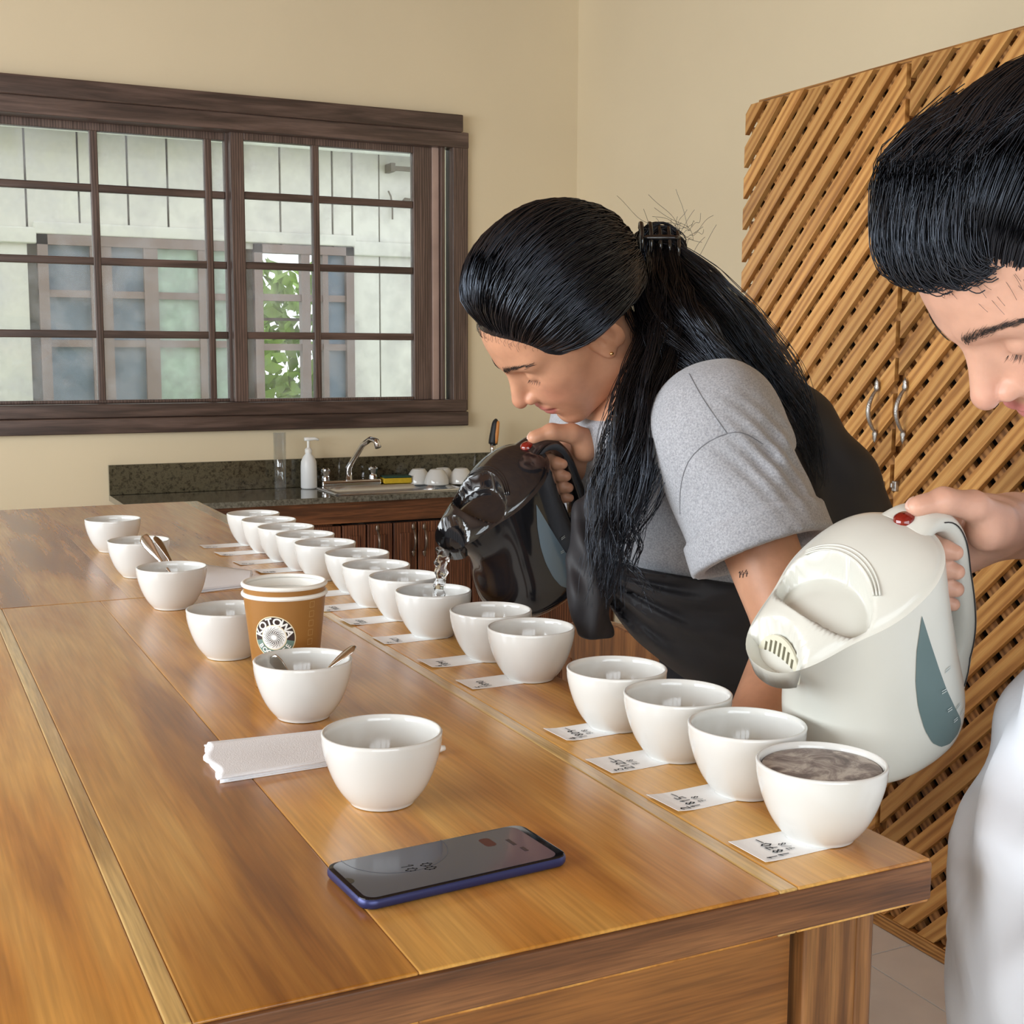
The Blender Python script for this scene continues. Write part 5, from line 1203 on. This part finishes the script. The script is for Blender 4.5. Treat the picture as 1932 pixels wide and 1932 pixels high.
# T-shirt
FOLD = dep(1432, 850, 1.56)
HEM_S = LS + (EL - LS) * .60
def tee(P):
    t = torso1(P, .012)
    f = (P - CH1.astype(f32)) @ AX1.astype(f32); t = t + .0035 * np.sin(f * 46 + 9 * (P[:, 1] - 1.5)) * np.exp(-((P[:, 1] - 1.42) / .12) ** 2)
    t = smin(t, ell(P, BE1 + FR1 * .085 + AX1 * .035, (.085, .13, .16), RT1), .05)
    t = smax(t, -plane(P, HIP1 + AX1 * .02, AX1), .01)
    t = smax(t, plane(P, NB1 + AX1 * .005, AX1), .01)
    u = nrm_(EL - LS); a = cone(P, LS - u * .01, EL, .078, .088); s_ = (P - LS.astype(f32)) @ u.astype(f32)
    a = a + .003 * np.sin(s_ * 70 + 3 * np.sin(P[:, 0] * 40)) * np.exp(-((s_ - .06) / .06) ** 2)
    cuff = np.clip((s_ - np.linalg.norm(EL - LS) * .60 + .040) / .004, 0, 1) * .0055; a = a - cuff
    hole = cone(P, LS, EL, .060, .080); a = smax(a, plane(P, HEM_S, u), .004); a = smax(a, -smax(hole, -plane(P, LS + u * .05, u), .01), .004)
    u2 = nrm_(ELB1 - RSH); r2 = smax(cone(P, RSH, ELB1, .076, .082), plane(P, RSH + u2 * .17, u2), .005)
    d = smin(smin(t, a, .045), r2, .03)
    r = P - FOLD.astype(f32); e = r @ (RR * .72 + UU * .69).astype(f32); k = r @ (RR * .69 - UU * .72).astype(f32)
    return d - .0042 * np.sin(e * 330 + 25 * k * k / .06) * np.exp(-(e / .040) ** 2 - ((k - .01) / .055) ** 2)
lo, hi = bbox([HIP1, NB1, LS, RSH, HEM_S], .2)
v, q = sdf_mesh(tee, lo, hi, .0055); ts_ = obj('t_shirt', np_mesh('t_shirt', v, q, m_tee), None, W1); ts_['label'] = 'heather grey T-shirt with rolled sleeve'
def march(fn, px, py, t0, t1, lift=.0008):
    """point of an implicit surface met by the line of sight through a pixel"""
    d = ray(px, py); t = t0
    for _ in range(80):
        p = C + d * t; s = float(fn(np.array([p], f32))[0])
        if s < .0004 or t > t1: break
        t += max(s * .6, .0006)
    return C + d * (t - lift)
m_seam = plain('grey_seam', srgb(118, 120, 126), .9)
gs = G()
for line in ([(1300, 705), (1325, 750), (1352, 790), (1372, 818)], [(1440, 838), (1405, 818), (1372, 818), (1330, 838), (1298, 872), (1284, 920), (1283, 970)]):
    pts = catmull(np.array(line, float), 16); gs.tube([march(tee, x, y, 1.35, 1.8, .0002) for x, y in pts], .0006, 5)
obj('shirt_seam', gs, m_seam, ts_)
# black jacket: slung round the waist and across the back, one sleeve hanging in front
KNOT = dep(1150, 1085, 1.57)
def jbase(P): return smin(torso1(P, .024), ell(P, BE1 + FR1 * .085 + AX1 * .03, (.099, .144, .175), RT1), .05)
def jacket(P):
    t = jbase(P); r = P - KNOT.astype(f32); u, w_ = r @ RR.astype(f32), r @ UU.astype(f32); an = np.arctan2(w_, u + .02); rad = np.sqrt(u * u + w_ * w_)
    t = t - .0055 * np.sin(an * 21 + 2.2 * np.sin(rad * 22)) * np.clip(rad / .06, 0, 1) * np.clip(1.3 - rad / .3, 0, 1) - .003 * np.sin(an * 47 + 1.7) * np.clip(rad / .05, 0, 1) * np.clip(1 - rad / .2, 0, 1)
    top = plane(P, KNOT + [0, 0, .004], nrm_([.16, .0, 1])); w = smax(t, top, .006); w = smax(w, -plane(P, (0, 0, .86), (0, 0, 1)), .01)
    bk = smax(torso1(P, .024), plane(P, CH1 - FR1 * .045, FR1), .015); bk = smax(bk, plane(P, CH1 + AX1 * .10, AX1), .02); bk = smax(bk, -plane(P, HIP1, AX1), .02)
    bp_ = [dep(1440, 700, 1.74), dep(1515, 800, 1.76), dep(1575, 905, 1.78), dep(1605, 1010, 1.80), dep(1580, 1130, 1.80)]
    b2 = chain(P, bp_, [.028, .042, .052, .060, .07], .03) - .003 * np.sin(P[:, 2] * 60 + P[:, 0] * 40)
    return smin(smin(w, bk, .02), b2, .03)
lo, hi = bbox([HIP1, NB1, KNOT], .26); v, q = sdf_mesh(jacket, lo, hi, .005)
jk = obj('jacket', np_mesh('jacket', v, q, m_blk), None, W1); jk['label'] = 'black nylon jacket tied around the waist'
sl = [dep(1140, 900, 1.63), dep(1122, 960, 1.61), dep(1112, 1040, 1.60), dep(1116, 1120, 1.59), dep(1119, 1200, 1.59)]
def sleeve(P):
    d = chain(P, sl, [.014, .020, .025, .024, .024], .02); u, w_ = P @ RR.astype(f32), P[:, 2]; d = d - .0026 * np.sin(u * 210 + 3 * np.sin(w_ * 28)) - .002 * np.sin(w_ * 70 + u * 90 + 1)
    return smax(d, -plane(P, sl[-1], (0, 0, 1)), .006)
lo, hi = bbox(sl, .05); v, q = sdf_mesh(sleeve, lo, hi, .0034); obj('jacket_sleeve', np_mesh('jacket_sleeve', v, q, m_blk), None, W1)
# trousers and shoes
def legs_mesh(hip, f_, s_, mat, parent, name='trousers', lo_cut=None, hr=.155):
    L3 = person_legs(hip, f_, s_)
    def fn(P):
        d = ell(P, hip, (hr * .8, hr, .13))
        for h, k, a in L3: d = smin(d, smin(cone(P, h, k, .078, .058), cone(P, k, a, .056, .046), .02), .03)
        return smax(d, -plane(P, (0, 0, .07), (0, 0, 1)), .005)
    lo, hi = bbox([L3[0][0], L3[1][0], L3[0][2], L3[1][2], hip], .2); v, q = sdf_mesh(fn, lo, hi, .013); obj(name, np_mesh(name, v, q, mat), None, parent)
    for h, k, a in L3:
        fn2 = lambda P: smax(smin(ell(P, a + np.array([0, 0, -.045]) + f_ * .05, (.125 if abs(f_[0]) > .7 else .06, .05 if abs(f_[0]) > .7 else .12, .045)), cone(P, a, a - [0, 0, .04], .048, .045), .02), -plane(P, (0, 0, .002), (0, 0, 1)), .004)
        v, q = sdf_mesh(fn2, a - .2, a + .2, .008); obj('shoe', np_mesh('shoe', v, q, m_shoe), None, parent)
legs_mesh(HIP1 + [-.09, .05, -.02], np.array([-1., 0, 0]), SD1, m_trs, W1)
# hair
def h2w(P_, R, o, s): sh = P_.shape; return (P_.reshape(-1, 3) * s) @ R.T + o if len(sh) == 2 else ((P_.reshape(-1, 3) * s) @ R.T + o).reshape(sh)
bun_w = dep(1240, 468, 1.735); TIE1 = R1.T @ (bun_w - O1) / S1
v, q = sdf_mesh(lambda P: hair_cap(to_local(P, R1, O1, S1), .0035) * S1, b0, b1, .004)
HP = [(v, q)]
A, rd = swept(5200, TIE1, 11, lift=.040, rad=.0009, wav=.0034, front=1.55); HP.append(tubes(h2w(A, R1, O1, S1), rd, 3))
def addlock(*a, **k):
    P_, r = lock(*a, **k); HP.append(tubes(P_, r, 3))
mm = lambda *px: [p / 1440 for p in px]
# hair falling behind the ear and over the near shoulder
addlock([dep(1258, 560, 1.69), dep(1248, 650, 1.635), dep(1220, 740, 1.595), dep(1205, 830, 1.575), dep(1180, 930, 1.565), dep(1155, 1030, 1.57), dep(1135, 1150, 1.575)], mm(42, 42, 48, 55, 48, 40, 28), mm(30, 30, 28, 26, 24, 22, 18), 620, wave=.008, seed=21, wf=4, frizz=.004, short=.6)
addlock([dep(1200, 700, 1.62), dep(1180, 790, 1.60), dep(1152, 870, 1.59), dep(1142, 960, 1.575), dep(1138, 1050, 1.565), dep(1125, 1150, 1.57)], mm(14, 20, 24, 26, 28, 20), mm(14, 18, 18, 18, 18, 14), 200, wave=.010, seed=22, wf=4, frizz=.006, short=.55)
addlock([dep(1200, 900, 1.565), dep(1185, 1000, 1.56), dep(1200, 1080, 1.56), dep(1235, 1150, 1.57)], mm(20, 16, 12, 8), mm(10, 10, 10, 8), 26, wave=.008, seed=23, frizz=.006, short=.6)
# hair flowing from the clip over the back
addlock([dep(1255, 490, 1.73), dep(1300, 560, 1.72), dep(1370, 640, 1.70), dep(1440, 730, 1.69), dep(1500, 830, 1.70), dep(1540, 920, 1.72)], mm(34, 62, 78, 62, 46, 30), mm(40, 60, 70, 60, 45, 30), 900, wave=.007, seed=24, wf=4, frizz=.004, short=.65)
addlock([dep(1230, 520, 1.72), dep(1250, 590, 1.66), dep(1300, 650, 1.63), dep(1370, 710, 1.61), dep(1430, 760, 1.60), dep(1500, 850, 1.61)], mm(40, 60, 46, 30, 22, 12), mm(30, 36, 30, 20, 16, 10), 520, wave=.007, seed=25, wf=4, frizz=.004, short=.5)
addlock([dep(1245, 480, 1.72), dep(1250, 540, 1.68), dep(1255, 610, 1.65), dep(1250, 690, 1.62)], mm(36, 44, 50, 46), mm(26, 30, 32, 28), 420, wave=.004, seed=26, frizz=.003, short=.8)
# twisted bun in the clip and loose flyaways
bx_ = nrm_(RR * .5 - UU * .6); P_ = []
r_ = np.random.default_rng(5)
for i in range(420):
    a0 = r_.uniform(0, 6.28); rr_ = r_.uniform(.35, 1) * .026; ph_ = r_.uniform(0, 6.28); tt = np.linspace(0, 2.6, 16) + a0
    P_.append([bun_w + (RR * math.cos(t) * 1.25 + UU * math.sin(t)) * (rr_ + .006 * math.sin(2 * t + ph_)) - FW * (.022 * math.cos(ph_ + .5 * t)) for t in tt])
HP.append(tubes(np.array(P_), .0009 * np.ones((420, 16)), 3))
P_ = []
for i in range(46):
    a0 = bun_w + RR * r_.uniform(-.02, .05) + UU * r_.uniform(-.03, .03); dd = nrm_(RR * r_.uniform(-.6, 1.0) + UU * r_.uniform(.1, 1.0) + FW * r_.normal(0, .3)); L = r_.uniform(.012, .042); cv = r_.normal(0, .02, 3)
    P_.append([a0 + dd * L * u + cv * u * u + UU * .004 * math.sin(u * 6 + i) for u in np.linspace(0, 1, 16)])
for i in range(60):
    g_ = dep(r_.uniform(1290, 1420), 0, 1); k_ = r_.uniform(0, 1); a0 = dep(1290 + 210 * k_, 500 + 240 * k_, 1.70); dd = nrm_(RR * r_.uniform(.2, 1) + UU * r_.uniform(-.6, .5)); L = r_.uniform(.01, .035)
    P_.append([a0 + dd * L * u - UU * .012 * u * u for u in np.linspace(0, 1, 16)])
HP.append(tubes(np.array(P_), .00028 * np.ones((len(P_), 16)), 3))
P_ = []
for i in range(70):
    y0 = r_.uniform(-.066, .066); x0 = .086 - 8.5 * y0 * y0; a0 = np.array([x0, y0, .080 - 9 * y0 * y0 + r_.normal(0, .003)]); a0 = on_skin(a0[None], .0004)[0]; dd = np.array([-.010, y0 * .16, .007]) * r_.uniform(.5, 1.5) + r_.normal(0, .002, 3)
    P_.append([a0 + dd * u + np.array([.002, 0, .003]) * math.sin(u * 3) for u in np.linspace(0, 1, 8)])
HP.append(tubes(h2w(np.array(P_), R1, O1, S1), .00016 * np.ones((70, 8)), 3))
V, Q = join(HP); hr = obj('hair', np_mesh('hair', V, Q, m_hair), None, W1); hr['label'] = 'long black hair held up by a claw clip'
# claw clip, earring, bracelets
g = G()
for j in range(5):
    o_ = bun_w + RR * (-.024 + .012 * j) + UU * (.004 - .003 * j) - FW * .006; s_ = .9 + .1 * (j % 2)
    g.tube([o_ + UU * a_ * s_ - FW * f_ for a_, f_ in ((.027, -.012), (.031, .004), (.026, .020), (.010, .031), (-.012, .031), (-.026, .020))], [.0016, .0026, .0030, .0030, .0026, .0012], 8)
g.tube([bun_w + RR * t_ + UU * .006 - FW * .037 for t_ in np.linspace(-.026, .027, 7)], [.002, .0035, .0042, .0045, .0042, .0035, .002], 10)
obj('hair_clip', g, m_kb, W1, smooth=True)
e0 = h2w(np.array([[-.0005, .0790, -.0250]]), R1, O1, S1)[0]; obj('earring', G().lathe([(.0002, .0025), (.0022, .0018), (.0028, 0), (.0022, -.0018), (.0002, -.0025)], 10, e0), m_gld, W1, smooth=True)
def bracelet(cen, ax, r, n, br_, mat, name):
    ax = nrm_(ax); a = nrm_(np.cross(ax, [0, 0, 1])); b = np.cross(ax, a); g = G()
    for i in range(n):
        t = 2 * math.pi * i / n; g.lathe([(.0002, br_), (br_ * .7, br_ * .7), (br_, 0), (br_ * .7, -br_ * .7), (.0002, -br_)], 8, cen + (a * math.cos(t) + b * math.sin(t)) * r)
    obj(name, g, mat, W1, smooth=True)
wr = KRb @ np.array([-.188, -.012, .142]) + KOb; ua = nrm_(ELB1 - wr)
bracelet(wr - ua * .004, ua, .0315, 24, .0045, m_jade, 'jade_bracelet'); bracelet(wr + ua * .008, ua, .0325, 28, .0040, m_bead, 'wooden_bracelet'); bracelet(wr + ua * .018, ua, .033, 28, .0038, m_bead, 'wooden_bracelet')
def nails(KR_, KO_, parent):
    nl = [((-.0655, -.001, .2305), (-.0545, -.001, .2245), .0062)]
    for (a, b_, w) in nl:
        a, b_ = KR_ @ np.array(a) + KO_, KR_ @ np.array(b_) + KO_; obj('nail', G().tube(np.linspace(a, b_, 5), [w * .75, w, w, w * .9, w * .4], 10, flat=(KR_ @ np.array([0.45, 0, .9]), .28)), m_nail, parent, smooth=True)
nails(KRb, KOb, W1)
gt = G()
for ch, x0 in (('1', 1392), ('4', 1397), ('4', 1404)):        # small numerals tattooed on the near upper arm
    for st in GL[ch]:
        P_ = [march(armL, x0 + p_[0] * 7, 1090 - p_[1] * 12 - (x0 - 1392) * .25, 1.3, 1.75, .0004) for p_ in st]; gt.tube(P_, .00045, 4)
obj('arm_tattoo', gt, m_ink, W1)
# ------------------------------------------------------------------ woman with the white kettle
R2 = rot_zyx(math.radians(160), math.radians(50), math.radians(-12)); S2 = 1.02
tip_l = np.array([.098, 0, .031]); O2 = dep(1812, 642, .95) - R2 @ tip_l * S2
skin2, lip2, chk2 = srgb(206, 160, 138), srgb(190, 120, 116), srgb(204, 138, 122)
UPZ = np.array([0, 0, 1.]); NB2 = O2 + np.array([.155, -.085, -.15])
KRw, KOw = kmat(KW); 
HIP2 = dep(1885, 1400, .98); HIP2 = np.array([HIP2[0] + .135, HIP2[1] - .04, .93]); FD2 = nrm_([-.93, .36, 0]); SD2 = np.array([-FD2[1], FD2[0], 0])   # facing and her left
AX2 = nrm_(NB2 - HIP2); FR2 = nrm_(FD2 - AX2 * (FD2 @ AX2)); SDD2 = np.cross(AX2, FR2); RT2 = np.stack([FR2, SDD2, AX2], 1)
SHR, SHL = NB2 - SDD2 * .18 - AX2 * .055, NB2 + SDD2 * .18 - AX2 * .055
wr2 = KRw @ np.array([-.188, -.012, .142]) + KOw; ELB2 = wr2 + RR * .21 - UU * .022 + FW * .02
elb2 = KRw.T @ (ELB2 - KOw)
def torso2(P, off=0.0):
    c = HIP2 + (NB2 - HIP2) * .68
    d = ell(P, c, np.array([.080, .155, .19]) + off, RT2); d = smin(d, ell(P, HIP2 + (NB2 - HIP2) * .35, np.array([.110, .15, .20]) + off, RT2), .06); d = smin(d, ell(P, HIP2, np.array([.115, .165, .15]) + off, RT2), .06)
    for sg in (-1, 1): d = smin(d, sph(P, c + FR2 * .055 + SDD2 * sg * .065, .050 + off), .05)
    for q in (SHL, SHR): d = smin(d, cone(P, NB2 - AX2 * .02, q, .052 + off, .055 + off), .05)
    return d
parts = []; cols = []
fn = lambda P: head_sdf(to_local(P, R2, O2, S2), tuple(R2.T @ (NB2 - O2) / S2)) * S2
v, q = sdf_mesh(fn, O2 - .2, O2 + .2, .0024); parts.append((v, q)); cols.append(head_colors(to_local(v, R2, O2, S2), skin2, lip2, chk2))
gl2 = lambda P: grip_sdf(((P - KOw.astype(f32)) @ KRw.astype(f32)), elb2.astype(f32))
lo, hi = bbox([ELB2] + [KRw @ np.array(p) + KOw for p in ((-.06, .03, .23), (-.06, -.04, .11), (-.19, 0, .15))], .05)
v, q = sdf_mesh(gl2, lo, hi, .0019); parts.append((v, q)); cols.append(np.tile(np.array(skin2[:3]) * .97, (len(v), 1)))
ELL2 = SHL + np.array([.08, .10, -.25]); WRL2 = ELL2 + np.array([-.03, .02, -.24])
lo, hi = bbox([HIP2, NB2, SHL, SHR, ELL2, WRL2, ELB2], .2); v, q = sdf_mesh(lambda P: smin(smin(torso2(P), cone(P, SHR, ELB2, .048, .038), .02), smin(cone(P, SHL, ELL2, .048, .040), cone(P, ELL2, WRL2, .039, .026), .02), .02), lo, hi, .012); parts.append((v, q)); cols.append(np.tile(np.array(skin2[:3]), (len(v), 1)))
fL = np.array([-.1, 0, -1.]); fL /= np.linalg.norm(fL); uL = nrm_(np.array([-1., 0, .1])); sL = np.cross(uL, fL)
lo, hi = bbox([WRL2, WRL2 + fL * .2], .07); v, q = sdf_mesh(lambda P: handflat(P, WRL2, fL, sL, uL), lo, hi, .004); parts.append((v, q)); cols.append(np.tile(np.array(skin2[:3]), (len(v), 1)))
V, Q = join(parts); W2 = obj('person', np_mesh('person', V, Q, m_skin, col=np.concatenate(cols)))
tag(W2, 'black-haired woman in a white shirt looking down, holding the white kettle', 'person', 'women pouring water')
brow_lash(R2, O2, W2, 4, S2, dense=230, rb=.00017); nails(KRw, KOw, W2)
def shirt(P):
    t = torso2(P, .020); z = P[:, 2]; t = t - .006 * np.sin(P[:, 1] * 38 + P[:, 0] * 24) * np.clip((1.25 - z) / .3, 0, 1)
    t = smin(t, cone(P, HIP2 + FR2 * .02, HIP2 + np.array([0, 0, -.3]) + FD2 * .03, .122, .128), .05)
    t = smax(t, -plane(P, (0, 0, .74), (0, 0, 1)), .01); t = smax(t, plane(P, NB2 + AX2 * .028, AX2), .01)
    t = t - .004 * np.sin((P[:, 0] * .6 + P[:, 2]) * 55 + 4 * np.sin(P[:, 1] * 30)) * np.clip((1.3 - z) / .1, 0, 1) - .003 * np.sin(P[:, 1] * 90 - P[:, 2] * 30)
    u = nrm_(ELB2 - SHR); a = smax(cone(P, SHR, ELB2, .070, .075), plane(P, SHR + u * .20, u), .006); u = nrm_(ELL2 - SHL); a2 = smax(cone(P, SHL, ELL2, .070, .075), plane(P, SHL + u * .20, u), .006)
    return smin(smin(t, a, .03), a2, .03)
lo, hi = bbox([HIP2, HIP2 - [0, 0, .1], NB2, SHL, SHR], .24); v, q = sdf_mesh(shirt, lo, hi, .007); obj('shirt', np_mesh('shirt', v, q, m_wht), None, W2)['label'] = 'loose white shirt'
legs_mesh(HIP2 - [0, 0, .02], FD2, SD2, m_trs, W2)
HP = []
v, q = sdf_mesh(lambda P: hair_cap(to_local(P, R2, O2, S2), .002) * S2, O2 - .2, O2 + .2, .004); HP.append((v, q))
A, rd = swept(5200, (-.105, -.01, .03), 31, lift=.030, rad=.0005, wav=.002); HP.append(tubes(h2w(A, R2, O2, S2), rd, 3))
r_ = np.random.default_rng(8); P_ = []
for i in range(2200):      # front quiff rolling over the forehead
    y0 = r_.uniform(-.055, .050); x0 = .083 - 7 * y0 * y0; a0 = np.array([x0, y0, .086 - 3 * y0 * y0]); k = r_.uniform(.15, 1.15); a0 = a0 + r_.normal(0, .004, 3)
    P_.append(catmull([a0, a0 + np.array([.006, -.002, .003]) * k, a0 + np.array([.007, -.006, .016]) * k, a0 + np.array([-.008, -.012, .034]) * k, a0 + np.array([-.05, -.016 + r_.normal(0, .008), .056]), a0 + np.array([-.11, -.008 + r_.normal(0, .01), .046])], 16))
HP.append(tubes(h2w(np.array(P_), R2, O2, S2), .00048 * np.ones((2200, 16)), 3))
P_ = []
for i in range(44):      # baby hairs along the hairline
    y0 = r_.uniform(-.06, .06); x0 = .088 - 8 * y0 * y0; a0 = np.array([x0, y0, .078 - 4 * y0 * y0 + r_.normal(0, .004)]); dd = np.array([.004, .5 * np.sign(y0 + .02) * .014, -.012]) * r_.uniform(.4, 1.6)
    P_.append([a0 + dd * u + np.array([0, .006, .003]) * u * u * math.sin(i) for u in np.linspace(0, 1, 8)])
HP.append(tubes(h2w(np.array(P_), R2, O2, S2), .00015 * np.ones((44, 8)), 3))
back = O2 + R2 @ np.array([-.10, 0, .02]) * S2
HPl, rr_ = lock([back, back + [.06, -.02, -.06], back + [.09, -.03, -.16], back + [.10, -.03, -.30]], [.012, .042, .045, .018], [.012, .032, .028, .012], 700, rad=.0006, short=.55, wave=.006, seed=41, side=np.array([0, 0, 1.])); HP.append(tubes(HPl, rr_, 3))
V, Q = join(HP); obj('hair', np_mesh('hair', V, Q, m_hair), None, W2)['label'] = 'swept-back black hair'
